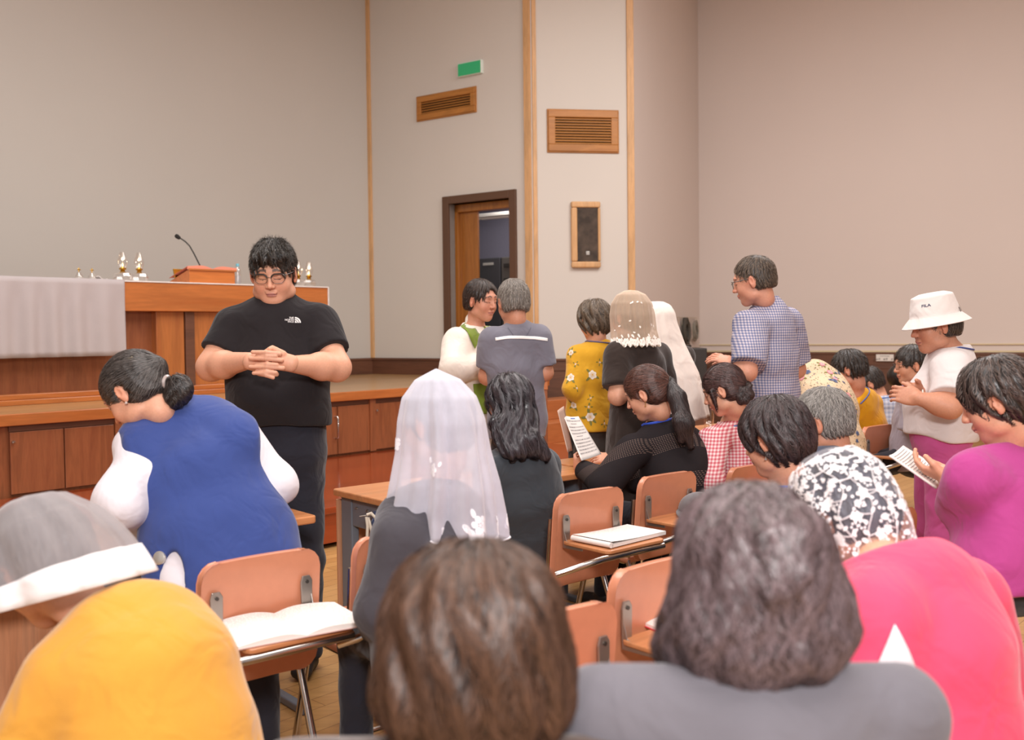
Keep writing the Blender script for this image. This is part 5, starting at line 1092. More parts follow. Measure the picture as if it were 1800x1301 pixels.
# --- man in the checked shirt
M_chk = check_cloth('blue_check', 'cdc2c8', '6a7296', .0135, 0, '9a98ae')
p = Person('older man in a blue checked short sleeved shirt, looking down to the left', 150); p.skin = np.array(SKIN['r']); p.hres = .0038
p.head(W(1325, 496, 5.05), 156, -14, -2, 1.02, .98, 1.05)
p.torso(W(1358, 722, 5.11), W(1346, 534, 5.11), .2, (.155, .11), (.145, .108), (.15, .11), shL=W(1318, 573, 4.95), shR=W(1386, 570, 5.25), belly=.0, hunch=.025); p.arms(L=(W(1313, 654, 4.83), W(1289, 637, 4.95)), R=(W(1400, 650, 5.35), W(1302, 641, 5.2)), r=(.056, .046, .031))
p.limb(p.sL, p.aL, (nrm([-.9, .5, .3]), nrm([.3, -.6, .6])), True, .004, dict(curl=18, spread=9, thumb=50)); p.limb(p.sR, p.aR, (nrm([-1, .05, .1]), nrm([0, -.7, .7])), False, .004, dict(curl=16, spread=8, thumb=50))
p.bake(); p.shirt(M_chk, .022, 'short', .88, .009, 'checked_shirt', h=.008, fsc=22, armg=.026, neckr=.062)
co = Vol().add(cone(p.neck-p.ax*.05, p.neck+p.ax*.022-p.Fw*.012, .078, .058), .01).sub(cone(p.neck-p.ax*.06, p.neck+p.ax*.08, .062, .048), .004).cut(plane(p.neck+p.ax*.035, p.ax), .004).sub(ell(p.neck+p.Fw*.08, (.03, .05, .1)), .01); p.wear('collar', co, M_chk, [p.neck], .006, .14)
stand_legs(p, cloth('dark_trousers', '33323a'))
V = cap_hair(.010, -.046, .080, .014, st=.004).disp(lock_disp((0, -.05, .12), .0012, 30, 9)); do_hair(p, V, '3b2f26', '8a7460', (0, -.05, .12), n=6000, L=.022, width=.0006, seed=9, h=.0042, rough=.45)
glasses(p, 'wire', .010, '3d3a38', w=.024, hgt=.019)
wv = nrm(p.aL[1]-p.aL[0]); MB().tube([p.aL[1]-wv*.03+.0335*(math.cos(a)*nrm(np.cross(wv, (0, 0, 1)))+math.sin(a)*np.cross(wv, nrm(np.cross(wv, (0, 0, 1))))) for a in np.linspace(0, 2*math.pi, 25)], .0048, 6, False).build('wrist_watch', M_chrome, p.e, smooth=True, world=True)
# --- woman in the white bucket hat
M_wh = cloth('white_tee', 'e6dcda', .85, 900, .04)
p = Person('woman in a white bucket hat, white T-shirt and pink trousers with clasped hands', 172); p.skin = np.array(SKIN['t']); p.head(W(1644, 575, 4.5), 180, -10, 0, 1.02, 1.0, 1.15)
p.torso(W(1656, 752, 4.52), W(1672, 618, 4.52), .18, (.14, .105), (.14, .12), (.15, .135), shL=W(1672, 652, 4.36), shR=W(1680, 652, 4.68), belly=.03); p.arms(L=(W(1670, 716, 4.26), W(1614, 700, 4.3)), R=(W(1677, 710, 4.75), W(1614, 690, 4.44)), r=(.055, .048, .033))
p.limb(p.sL, p.aL, (nrm([-1, .6, .25]), nrm([-.4, -.8, .3])), True, .0045, dict(curl=30)); p.limb(p.sR, p.aR, (nrm([-1, -.5, .25]), nrm([-.2, .8, .3])), False, .0045, dict(curl=30)); p.bake(); p.shirt(M_wh, .022, 'short', .80, .009, 't_shirt', h=.009, fsc=20, armg=.034, low=W(1650, 770, 4.52), lenx=.05)
stand_legs(p, cloth('pink_trousers', 'cf5c9a'), (.10, .075, .065)); V = cap_hair(.012, -.05, .05, -.02); do_hair(p, V, '3a302a', '6c6058', n=600, h=.007)
Hf = p.H; M_hat = cloth('white_hat_cotton', 'f0e7e2', .85, 900, .03)
def hatf(u, v):
    a = u*2*math.pi; k = np.interp(v, [0, .08, .25, .55, .62, .80, 1], [0, .05, .085, .100, .103, .125, .142]); z = np.interp(v, [0, .08, .25, .55, .62, .80, 1], [.150, .150, .138, .075, .052, .030, .012]); return p.hl(k*.92*math.sin(a), k*1.08*math.cos(a)-.008, z+.008*(1-v))
o = MB().grid(hatf, 56, 34, True).build('bucket_hat', M_hat, p.e, smooth=True, world=True); o.modifiers.clear(); o.modifiers.new('so', 'SOLIDIFY').thickness = .003
a_, b_ = text_mesh('FILA', .022, True); Q = []
for x_, y_ in a_: th_ = math.radians(-52)-x_/.10; vv = .42-y_/.085*.3; Q.append(hatf(th_/(2*math.pi), vv)+p.H@np.array([math.sin(th_), math.cos(th_), .2])*.0016)
mesh_obj('hat_lettering', Q, b_, plain('navy_print', '2b3358', .6), p.e, False, world=True)
MB().tube([p.aL[1]+.036*np.array([.2*math.cos(a), .5*math.cos(a), math.sin(a)])+np.array([.02, 0, 0]) for a in np.linspace(0, 6.283, 20)], .0035, 6, False).build('bracelet', plain('paper_white', 'd9d4cc', .8), p.e, smooth=True, world=True)
lanyard(p, '40508c')
# ------------------------------------------------------------------ people who sit or lean
# --- woman in the navy vest
M_wsh = cloth('white_blouse', 'eae4ea', .85, 900, .03); M_navy = cloth('navy_vest', '3d4f8e', .85, 600, .12)
p = Person('woman in a long navy vest and white blouse bending over the desk, hair tied back', 112); p.hres = .0036; p.paint = dict(thick=.8)
p.head(W(240, 694, 3.25), 168, -42, 6, 1.04, .98, 1.1)
p.torso(W(400, 1000, 3.12), W(300, 722, 3.40), .2, (.19, .12), (.20, .125), (.215, .14), shL=W(242, 782, 3.20), shR=W(418, 762, 3.28), hunch=.05); p.arms(L=(W(212, 890, 3.02), W(254, 934, 3.36)), R=(W(482, 850, 3.3), W(440, 915, 3.6)), r=(.030, .050, .034))
p.limb(p.sL, p.aL, (nrm([-.1, 1, -.1]), (0, 0, 1)), True, .006); p.bake()
p.shirt(M_wsh, .008, 'long', 1, .007, 'blouse', armg=.030, h=.008, fsc=24, neckr=.055)
V = Vol(); L_ = p.neck-p.hip; V.add(p.torso_vol(.026, k=.045)).add(ecap(p.hip+L_*.15, p.hip-p.ax*.22+np.array([.0, -.02, -.05]), (.225, .15), (.235, .16), p.R), .06)
for s_, a in ((-1, p.sL), (1, p.sR)): V.sub(ell(a+p.R*s_*(.085 if s_ > 0 else .068)-p.ax*(.06 if s_ > 0 else .045)+p.Fw*.0, (.050, .085, .10), np.stack([p.R, p.Fw, p.ax], 1)), .015)
for a in (p.sL, p.sR): V.add(cone(p.neck-p.ax*.07, p.neck-p.ax*.06+(a-p.neck)*.86, .098, .100), .04)
for s_, a in ((-1, p.sL), (1, p.sR)): V.sub(ell(a+p.R*s_*.10-p.ax*.11, (.055, .09, .11), np.stack([p.R, p.Fw, p.ax], 1)), .02)
V.sub(cone(p.neck-p.ax*.03, p.neck+p.ax*.12, .056, .07), .006); V.cut(plane(p.neck+p.ax*.085, p.ax), .008); V.disp(folds(13, .009, 12)).disp(folds(34, .003, 15)).cut(plane(W(400, 1112, 2.9), (0, 0, -1)), .006); V.sub(ell(at_px(V, 300, 1045), (.045, .12, .13)), .006); p.vv = V
p.wear('vest', V, M_navy, [p.hip-np.array([0, 0, .2]), p.neck, p.sL, p.sR], .008, .26)
sk = Vol().add(ecap(p.hip, np.array([p.hip[0], p.hip[1], .3]), (.2, .14), (.22, .17), p.B[:, 0]), .05).cut(plane((0, 0, .12), (0, 0, -1))); p.wear('long_blouse_tail', Vol().add(ecap(p.hip, p.hip-np.array([0, 0, .3]), (.19, .13), (.2, .14), p.B[:, 0]), .05).cut(plane(W(300, 1085, 2.9), (0, 0, -1))), M_wsh, [p.hip, p.hip-np.array([0, 0, .3])], .012, .24)
stand_legs(p, cloth('dark_trousers', '33323a'), (.09, .07, .055), h=.016)
c = at_px(V, 281, 981); g = grad(V, c[None])[0]; a_ = nrm(np.cross(g, (0, 0, 1))); b_ = np.cross(g, a_); MB().tube([c-g*.002, c+g*.006, c+g*.009], [.021, .021, .015], 18).build('button', plain('silver_badge', 'c8c4be', .3, .6), p.e, smooth=True, world=True)
V = cap_hair(.016, -.062, .052, -.004, st=.010).add(ell((0, -.112, .02), (.03, .03, .03)), .02).disp(lock_disp((0, -.13, .02), .0012, 30, 3))
tie = np.array([0, -.13, .02]); fl = lambda P: (p.H@(np.array([0, -.02, .0])) + 0*P) if False else ((p.hl(*tie)-P)/(np.linalg.norm(p.hl(*tie)-P, axis=1, keepdims=True)+1e-4)).astype(f32)
do_hair(p, V, '1a1513', '6a625e', tuple(tie), n=6500, L=.08, width=.0007, seed=11, h=.0036, flow=fl, jit=.12, wave=.05)
bun = Vol().add(ell(W(314, 684, 3.22), (.044, .036, .046)), .02).add(ell(W(304, 700, 3.22), (.03, .03, .035)), .02).disp(folds(110, .004, 5)); cc = W(312, 682, 3.22)
hair_obj(p.e, bun, cc-.09, cc+.09, .004, '17110f', '4a403b', W(298, 672, 3.2), n=1200, L=.05, width=.0009, seed=12, wave=.6, name='hair_bun')
MB().tube([W(293, 672, 3.22)+.019*np.array([.25*math.cos(a)+.1*math.sin(a), math.cos(a), math.sin(a)*1.05]) for a in np.linspace(0, 2*math.pi, 18)], .0062, 8, False).build('jewelled_hair_clip', plain('rhinestone', 'e4d6d2', .15, .5), p.e, smooth=True, world=True)
MB().tube([W(222, 632, 3.2), W(232, 630, 3.2), W(243, 633, 3.2)], [.004, .007, .004], 8).build('hair_slide', plain('cream_strip', 'd8c6a0', .6), p.e, smooth=True, world=True)
def earring(p, side, drop=.012, c='e8e0d8', r=.004):
    a = p.hl(side*.083*p.hw, -.004, -.030); m = MB().tube([a, a-np.array([0, 0, drop])], .0014, 6).lathe([(.0008, -.0), (r, .3*r), (r, r), (.0008, 1.6*r)], tuple(a-np.array([0, 0, drop+r])), 10); m.build('earring', plain('earring_'+c, c, .2, .5), p.e, smooth=True, world=True)
earring(p, -1, .006, r=.005)
# --- woman with long black hair
M_char = cloth('hazed_charcoal_knit', '42474d', .9, 800, .1)  # dark top lifted in tone to carry the foreground haze
p = Person('woman with long loose black hair in a charcoal top, seated with her back turned', 112); p.head(W(896, 716, 4.05), 108, -14, 0, 1.0)
p.torso(W(928, 945, 4.18), W(905, 792, 4.02), .18, (.155, .11), (.150, .115), (.165, .13), shL=W(862, 822, 3.95), shR=W(955, 818, 4.24), hunch=.03); p.arms(L=(W(858, 905, 4), W(880, 900, 4.25)), R=(W(972, 900, 4.4), W(950, 890, 4.55)), r=(.052, .045, .032))
p.bake(); p.shirt(M_char, .020, 'long', 1, .006, 'top', armg=.02, h=.009, fsc=18); sit_legs(p, M_trou)
V = cap_hair(.017, -.09, .05, -.06).add(ecap(p.H.T@(W(903, 740, 3.96)-p.hc), p.H.T@(W(915, 790, 3.92)-p.hc), (.098, .05), (.085, .035), (1, 0, 0)), .03).add(cone(p.H.T@(W(930, 770, 3.92)-p.hc), p.H.T@(W(957, 800, 3.96)-p.hc), .035, .02), .03).disp(lock_disp((0, .0, .12), .0035, 14, 4))
dn = lambda P: (np.clip((P[:, 2:3]-p.hc[2])*6, 0, 1)*nrm(1)*0+np.where((P[:, 2:3] > p.hc[2]), (P-p.hl(0, .02, .13).astype(f32))*np.array([1, 1, .4], f32)*9, np.array([.25, -.05, -1], f32))).astype(f32)
do_hair(p, V, '17131a', '5a5358', (0, .02, .125), n=9000, L=.12, width=.0008, seed=21, h=.0045, flow=dn, wave=.28, jit=.18, lo=p.hc-.22, hi=p.hc+.2, steps=9, rough=.3)
# --- ponytail woman in black openwork knit
def knit_mat():
    t = NT('black_openwork_knit'); v = t.coord(rot=(.5, .25, .6)); n = t.noise(t.coord(), 6, 2); sx = t.new('ShaderNodeSeparateXYZ'); t.link(v, sx.inputs[0])
    band = t.math('GREATER_THAN', t.math('FRACT', t.math('MULTIPLY', sx.outputs[2], 1/.19)), .62)
    def dash(o, pitch, duty): return t.math('LESS_THAN', t.math('FRACT', t.math('MULTIPLY', o, 1/pitch)), duty)
    d = t.math('MULTIPLY', dash(sx.outputs[0], .0095, .55), dash(sx.outputs[2], .0075, .34)); f = t.math('MULTIPLY', t.math('MULTIPLY', d, band), .6)
    t.base(t.mix(f, srgb('292426'), srgb('9c8378'))); t.set(Roughness=.9, Specular_IOR_Level=.15); t.bump(t.noise(t.coord(scale=(1, 1, 6)), 120, 2), .4, .002); return t.m
p = Person('woman with a ponytail in black openwork knit, reading a song sheet at the desk', 128); p.hres = .0036; p.paint = dict(thick=.8)
p.head(W(1137, 694, 4.66), 156, -24, 0, 1.0)
p.torso(W(1192, 905, 4.72), W(1158, 744, 4.72), .19, (.16, .12), (.165, .13), (.185, .15), shL=W(1112, 795, 4.56), shR=W(1208, 778, 4.92), hunch=.05, belly=.03); p.arms(L=(W(1066, 852, 4.50), W(1024, 826, 4.82)), R=(W(1120, 838, 4.87), W(1082, 806, 5.04)), r=(.058, .050, .036))
p.limb(p.sL, p.aL, (nrm([-.45, 1, .35]), nrm([-.8, -.3, -.1])), True, .004, dict(curl=28, spread=3, thumb=40)); p.limb(p.sR, p.aR, (nrm([-1, .1, .05]), nrm([0, -.6, .8])), False, .004, dict(curl=25, thumb=35)); p.bake()
p.shirt(knit_mat(), .018, 'long', 1, .007, 'knit_cardigan', armg=.022, h=.008, fsc=16, neckr=.056); sit_legs(p, M_trou)
co = Vol().add(cone(p.neck-p.ax*.03, p.neck+p.ax*.05-p.Fw*.01, .070, .058), .01).disp(folds(50, .002, 3)); p.wear('collar', co, M_black, [p.neck], .006, .12)
V = cap_hair(.017, -.065, .052, -.006, st=.011).add(ell((0, -.105, .01), (.03, .03, .03)), .02).disp(lock_disp((0, -.13, .01), .0012, 26, 3)); tie2 = p.hl(0, -.132, .012)
fl2 = lambda P: ((tie2-P)/(np.linalg.norm(tie2-P, axis=1, keepdims=True)+1e-4)).astype(f32)
do_hair(p, V, '2a1815', '7a4f42', (0, -.13, .012), n=6500, L=.08, width=.0007, seed=31, h=.0036, flow=fl2, jit=.12, wave=.05)
pt = Vol().add(cone(tie2, W(1190, 700, 4.54), .02, .034), .02).add(cone(W(1190, 700, 4.54), W(1203, 745, 4.50), .038, .042), .02).add(cone(W(1203, 745, 4.50), W(1214, 785, 4.50), .036, .010), .02).add(cone(W(1195, 740, 4.48), W(1198, 775, 4.50), .03, .01), .02).disp(folds(90, .003, 5))
P_ = np.array([tie2, W(1214, 790, 4.50)]); hair_obj(p.e, pt, P_.min(0)-.08, P_.max(0)+.07, .0045, '191315', '4b3d3c', tie2, n=4000, L=.12, width=.0008, seed=32, wave=.3, jit=.25, flow=lambda P: np.tile(np.array([.28, -.05, -1], f32), (len(P), 1)), name='ponytail', gravity=.3)
MB().tube([tie2+.021*np.array([.3*math.cos(a), math.cos(a), math.sin(a)]) for a in np.linspace(0, 6.283, 16)], .006, 8, False).build('hair_tie', plain('black_plastic', '26221f', .5), p.e, smooth=True, world=True)
earring(p, -1, .022, 'c9a05a'); lanyard(p, '3a5fd8', r=.006)
w_ = nrm(p.aL[1]-p.aL[0]); q1 = nrm(np.cross(w_, (0, 0, 1))); q2 = np.cross(w_, q1); MB().tube([p.aL[1]+.034*(math.cos(a)*q1+math.sin(a)*q2) for a in np.linspace(0, 6.283, 20)], .0025, 6, False).build('bracelet', plain('brass', 'c59a3e', .25, 1), p.e, smooth=True, world=True)
# the song sheet
TL, TR, BR, BL = W(990, 730, 4.9), W(1017, 732, 4.94), W(1057, 798, 4.86), W(1022, 810, 4.74)
def page_f(TL, TR, BR, BL, bow): 
    nn = nrm(np.cross(TR-TL, BL-TL)); return lambda u, v: (TL*(1-u)+TR*u)*(1-v)+(BL*(1-u)+BR*u)*v+nn*bow*math.sin(u*math.pi)*(1-.3*v)
e = empty('song_sheet', tuple((BL+BR)/2), 0, 'white sheet of printed music notes held by the ponytail woman', 'sheet of paper')
fpg = page_f(TL, TR, BR, BL, .008); MB().grid(fpg, 10, 14).build('page', M_paper, e, smooth=True, world=True, solid=.0008)
m = MB(); nn = nrm(np.cross(TR-TL, BL-TL)); nn = nn if nn@(EYE-TL) > 0 else -nn; r = random.Random(8)
for k in range(11):
    v0 = .10+.075*k
    if k in (1, 5): m.grid(lambda u, v: fpg(.3+.35*u, v0+.012*v)+nn*.0012, 4, 1); continue
    for l_ in range(3): m.grid(lambda u, v, l_=l_: fpg(.08+.84*u, v0+.012*l_+.0035*v)+nn*.0012, 8, 1)
    for q in range(12): uu = .1+.8*r.random(); m.grid(lambda u, v: fpg(uu+.02*u, v0+.008+.014*v)+nn*.0013, 1, 1)
m.build('printed_staves', plain('ink_grey', '8d8688', .8), e, world=True); MB().grid(lambda u, v: fpg(.45+.28*u, .035+.022*v)+nn*.0013, 2, 1).build('printed_heading', plain('ink_blue', '5a78c4', .8), e, world=True)
fb = page_f(W(980, 722, 4.84), W(991, 714, 4.92), W(1006, 792, 4.88), W(998, 795, 4.77), .004); MB().grid(fb, 6, 12).build('cover', plain('cover_beige', 'cfae9c', .6), e, smooth=True, world=True, solid=.003)
MB().grid(lambda u, v: fb(.15+.7*u, .2+.16*v)+np.array([-.001, -.004, 0]), 3, 3).build('cover_picture', plain('cover_blue', '5d6f9c', .6), e, smooth=True, world=True)
# --- woman in red gingham with a low bun
M_ging = check_cloth('red_gingham', 'efd8d6', 'c8606a', .016, .4, 'dc9aa0')
p = Person('woman in a red gingham shirt with her dark hair in a low bun', 130); p.hres = .004; p.head(W(1272, 688, 4.82), 158, -24, 0, .98)
p.torso(W(1292, 880, 5.0), W(1290, 742, 4.9), .17, (.145, .105), (.14, .11), (.155, .125), shL=W(1254, 772, 4.76), shR=W(1328, 768, 5.05), hunch=.03); p.arms(L=(W(1248, 850, 4.6), W(1230, 840, 4.85)), R=(W(1340, 850, 4.9), W(1300, 840, 5.05)), r=(.05, .043, .03))
p.bake(); p.shirt(M_ging, .02, 'long', 1, .007, 'gingham_shirt', armg=.024, h=.009, fsc=20); sit_legs(p, M_trou)
V = cap_hair(.015, -.065, .055, -.012, st=.010).add(cone((-.078, .045, .02), (-.075, .06, -.085), .012, .003), .012).disp(lock_disp((0, -.12, -.02), .0012, 26, 3)); tie3 = p.hl(0, -.118, -.02); fl3 = lambda P: ((tie3-P)/(np.linalg.norm(tie3-P, axis=1, keepdims=True)+1e-4)).astype(f32)
do_hair(p, V, '2b1c1b', '6a4a46', (0, -.118, -.02), n=5000, L=.07, width=.0008, seed=41, h=.0042, flow=fl3, jit=.12, wave=.05)
bun = Vol(); a0_ = W(1308, 694, 4.74)
for t_ in np.linspace(0, 2*math.pi, 7)[:-1]: bun.add(ell(a0_+.024*np.array([math.cos(t_), -.3*math.cos(t_), math.sin(t_)*1.15]), (.022, .022, .022)), .012)
bun.add(cone(tie3, a0_, .02, .02), .01).add(cone(a0_+np.array([.0, 0, .02]), a0_+np.array([.03, -.01, .045]), .012, .006), .01).disp(folds(120, .002, 5)); hair_obj(p.e, bun, a0_-.09, a0_+.09, .004, '221615', '55403d', a0_, n=1500, L=.05, width=.0009, seed=42, wave=.9, name='hair_bun')
lanyard(p, '4a6aa0')
# --- woman with short black hair in front
M_dots = check_cloth('navy_dotted', 'c9cbd8', '3c4668', .012, .7, '5a648a')
p = Person('woman with short black hair and a drop earring, seated, back turned', 128); p.hres = .0038; p.head(W(1362, 775, 3.3), 136, -16, 0, 1.03)
p.torso(W(1382, 1093, 3.22), W(1376, 869, 3.32), .185, (.155, .115), (.15, .12), (.165, .13), shL=W(1322, 915, 3.18), shR=W(1440, 911, 3.46), hunch=.03); p.arms(L=(W(1310, 1023, 3.2), W(1300, 1013, 3.4)), R=(W(1450, 1023, 3.5), W(1420, 1003, 3.6)), r=(.052, .046, .032))
p.bake(); p.shirt(M_dots, .018, 'long', 1, .006, 'dotted_blouse', armg=.02, h=.01, neckr=.082, fsc=18); sit_legs(p, M_trou)
V = cap_hair(.026, -.078, .052, -.012, wide=.0).add(ell((0, -.06, -.02), (.088, .058, .055)), .03).disp(lock_disp((0, -.03, .13), .0035, 12, 14)); do_hair(p, V, '1d1618', '5a4a4a', (0, -.02, .13), n=8000, L=.065, width=.0008, seed=51, h=.004, wave=.5, jit=.3, gravity=.2)
earring(p, -1, .024, 'c8c4be'); lanyard(p, '4a6ac8', r=.0055)
# --- grey haired man
p = Person('man with short grey hair, seated among the women at the right', 132); p.skin = np.array(SKIN['t']); p.hres = .004; p.head(W(1446, 745, 3.65), 146, -14, 0, 1.0)
p.torso(W(1466, 959, 3.55), W(1455, 809, 3.65), .185, (.16, .115), (.155, .12), (.165, .13), shL=W(1406, 844, 3.51), shR=W(1511, 841, 3.81), hunch=.03); p.arms(L=(W(1396, 939, 3.55), W(1391, 929, 3.75)), R=(W(1521, 939, 3.85), W(1491, 919, 4)), r=(.054, .046, .033))
p.bake(); p.shirt(cloth('slate_shirt', '4c5060'), .02, 'long', 1, .006, 'shirt', armg=.02, h=.012); sit_legs(p, M_trou)
V = cap_hair(.014, -.055, .06, .008, st=.007).disp(lock_disp((0, -.05, .12), .0012, 24, 6)); do_hair(p, V, '6b6661', 'b9b3ac', (.0, -.045, .125), n=8000, L=.028, width=.0006, seed=61, h=.0042, jit=.45, rough=.5, basemul=.75, lift=.08)
# --- bending woman in the flowered blouse
t = NT('cream_print_base'); vo = t.new('ShaderNodeTexVoronoi'); vo.inputs['Scale'].default_value = 62; t.link(t.coord(), vo.inputs['Vector']); sm = t.math('LESS_THAN', vo.outputs['Distance'], .30); sm = t.math('MULTIPLY', sm, t.math('GREATER_THAN', t.noise(t.coord(), 24, 2), .42))
t.base(t.mix(t.math('MULTIPLY', sm, .8), srgb('d8bfa0'), srgb('6f6a58'))); t.set(Roughness=.85, Specular_IOR_Level=.15); t.bump(t.noise(t.coord(), 16, 3, .55, 1.2), .55, .012); M_cream = t.m
p = Person('person in a cream blouse with pink roses, bowing behind the man in checks', 125); p.head(W(1436, 690, 6.1), 125, -55, 0, .98); p.torso(W(1458, 810, 5.45), W(1428, 652, 5.9), .17, (.17, .12), (.165, .13), (.175, .14), shL=W(1394, 672, 5.85), shR=W(1458, 660, 6), hunch=.06); p.arms(L=(W(1404, 745, 5.9), W(1430, 740, 6.05)), R=(W(1490, 740, 6.05), W(1460, 740, 6.15)), r=(.052, .046, .032))
p.limb(p.sL, p.aL, h=.007); p.bake(); p.shirt(M_cream, .025, 'short', .7, .008, 'flowered_blouse', h=.010, fsc=18, hem=.05)
M_rose = dict(petal=plain('rose_pink', 'd98a94', .8), inner=plain('rose_light', 'e8b0ae', .8), core=plain('rose_core', 'c56a78', .8), leaf=plain('leaf_olive', '7e7a38', .8)); M_bluef = dict(petal=plain('print_blue', '6a7390', .8), inner=plain('print_blue_dark', '515a78', .8), core=plain('print_blue_dark', '515a78', .8), leaf=plain('leaf_olive', '7e7a38', .8))
r = random.Random(5); sp = []; sb = []; sd = []
for k in range(60): sp.append((r.uniform(1400, 1525), r.uniform(612, 785), r.uniform(.7, 1.0)))
for k in range(120): sb.append((r.uniform(1400, 1525), r.uniform(612, 785), r.choice((.5, .7, .9))))
hit = lambda x, y: abs(float(p.sv(at_px(p.sv, x, y)[None])[0])) < .004
flower_set(p.sv, p.e, 'rose', [q for i_, q in enumerate(sp) if hit(q[0], q[1]) and all((q[0]-z[0])**2+(q[1]-z[1])**2 > 150 for z in sp[:i_])], .026, 6, M_rose, 2); flower_set(p.sv, p.e, 'blue_blossom', [q for q in sb if hit(q[0], q[1])], .018, 5, M_bluef, 3, False)
V = cap_hair(.014, -.06, .05, -.03); do_hair(p, V, '2c2420', '5c4f48', n=500, h=.008); stand_legs(p, cloth('dark_trousers', '33323a'), (.085, .065, .05), h=.018)
# --- young man in yellow
p = Person('dark haired man in a yellow T-shirt with a blue neck ribbon, seated on the right', 140); p.skin = np.array(SKIN['r']); p.hres = .0045; p.head(W(1492, 652, 6.5), 152, -18, 0, 1.0)
p.torso(W(1520, 790, 6.75), W(1504, 696, 6.52), .17, (.145, .105), (.14, .11), (.155, .12), shL=W(1478, 716, 6.36), shR=W(1532, 712, 6.65), hunch=.03); p.arms(L=(W(1470, 775, 6.35), W(1450, 770, 6.55)), R=(W(1545, 770, 6.7), W(1520, 765, 6.8)), r=(.05, .044, .03))
p.bake(); p.shirt(cloth('bright_yellow_tee', 'eba81f'), .02, 'short', .85, .006, 't_shirt', h=.010); sit_legs(p, M_trou, h=.018); V = cap_hair(.022, -.055, .058, .0, st=.016).disp(lock_disp((0, -.04, .12), .003, 18, 6)); do_hair(p, V, '211b18', '5b4e46', (0, -.04, .125), n=4500, L=.026, width=.0008, seed=71, h=.005, jit=.5, lift=.12); lanyard(p, '3f5aa8')
glasses(p, 'wire', .010, '2c2a2a', w=.024)
# --- person in pale blue check
p = Person('person in a pale blue checked shirt bowing their head behind the man in yellow', 120); p.hres = .005; p.head(W(1528, 676, 7.2), 165, -30, 0, .97); p.torso(W(1562, 800, 7.1), W(1548, 705, 7.15), .18, (.15, .11), (.15, .115), (.16, .13), shL=W(1522, 722, 7), shR=W(1574, 718, 7.3), hunch=.04); p.arms(L=(W(1520, 775, 7.05), W(1500, 775, 7.2)), R=(W(1590, 770, 7.4), W(1560, 760, 7.5)), r=(.05, .044, .03))
p.bake(); p.shirt(check_cloth('pale_blue_check', 'b9b9c4', '8e93a8', .03, .3), .022, 'short', .8, .007, 'checked_shirt', h=.012); sit_legs(p, M_trou, h=.02); V = cap_hair(.014, -.05, .055, .0, st=.010).disp(lock_disp((0, -.04, .12), .002, 18, 6)); do_hair(p, V, '2a2320', '5b4e46', (0, -.04, .125), n=2000, L=.035, width=.001, seed=81, h=.006); lanyard(p, '4a78c0')
# --- person with glasses behind the woman in the hat
p = Person('person with glasses and short dark hair, half hidden by the white hatted woman', 165); p.hres = .0045; p.head(W(1602, 644, 6.3), 178, -6, 0, 1.0); p.torso(W(1608, 800, 6.3), W(1610, 692, 6.32), .18, (.15, .11), (.155, .12), (.165, .13), shL=W(1604, 715, 6.12), shR=W(1622, 712, 6.48)); p.arms(L=(W(1598, 770, 6.1), W(1580, 775, 6.25)), R=(W(1625, 770, 6.55), W(1610, 765, 6.6)), r=(.05, .044, .03))
p.bake(); p.shirt(cloth('lavender_grey_tee', 'a8a0ac'), .02, 'short', .8, .006, 't_shirt', h=.012); sit_legs(p, M_trou, h=.02); V = cap_hair(.020, -.05, .056, .0, st=.012).disp(lock_disp((0, -.04, .12), .002, 18, 6)); do_hair(p, V, '2a2320', '5b4e46', (0, -.04, .125), n=3500, L=.024, width=.0008, seed=91, h=.006); glasses(p, 'wire', .010, '3d3a38', w=.024); lanyard(p, 'c8586a')
# --- person in lilac, bowing at the back
p = Person('person in a lilac top bowing low behind the white hatted woman', 160); p.hres = .006; p.head(W(1588, 668, 7.7), 175, -60, 0, .97); p.torso(W(1672, 740, 7.5), W(1606, 632, 7.65), .18, (.16, .12), (.16, .125), (.17, .13), hunch=.09); p.arms(L=(W(1600, 690, 7.4), W(1590, 700, 7.5)), R=(W(1640, 690, 7.9), W(1620, 700, 7.9)), r=(.052, .045, .03))
p.bake(); p.shirt(cloth('lilac_top', '9d7fa8'), .024, 'long', 1, .006, 'top', h=.014); stand_legs(p, M_trou, (.085, .065, .05), h=.02); V = cap_hair(.014, -.06, .05, -.03); do_hair(p, V, '2c2420', '5c4f48', n=300, h=.008)
# --- person in magenta with an open book at the right edge
p = Person('person in a magenta top at the right edge, holding an open book', 135); p.head(W(1754, 708, 2.95), 150, -22, 0, 1.0); p.torso(W(1777, 993, 2.9), W(1764, 803, 2.98), .18, (.155, .115), (.155, .12), (.17, .13), shL=W(1714, 846, 2.86), shR=W(1822, 838, 3.12)); p.arms(L=(W(1694, 898, 3), W(1666, 844, 3.2)), R=(W(1802, 908, 3.3), W(1682, 838, 3.42)), r=(.05, .044, .032))
p.limb(p.sL, p.aL, (nrm([-.7, .6, .35]), nrm([-.3, -.3, -.9])), True, .0045, dict(curl=25)); p.limb(p.sR, p.aR, (nrm([-1, 0, .1]), (0, .3, -1)), False, .005); p.bake(); p.shirt(cloth('magenta_top', 'b8478c'), .022, 'short', .9, .007, 'blouse', h=.010, armg=.03); sit_legs(p, M_trou, h=.02)
V = cap_hair(.02, -.08, .05, -.05).disp(lock_disp((0, -.03, .12), .003, 12, 14)); do_hair(p, V, '2a211e', '6a5850', (0, -.02, .13), n=3000, L=.06, width=.001, seed=95, h=.006, wave=.3)
b0 = W(1614, 820, 3.3); e = empty('held_book', tuple(b0), 0, 'open book with printed pages held by the person in magenta', 'book')
q = [W(1563, 801, 3.3), W(1587, 784, 3.42), W(1668, 834, 3.34), W(1646, 859, 3.2)]; fp = page_f(q[0], q[1], q[2], q[3], .012)
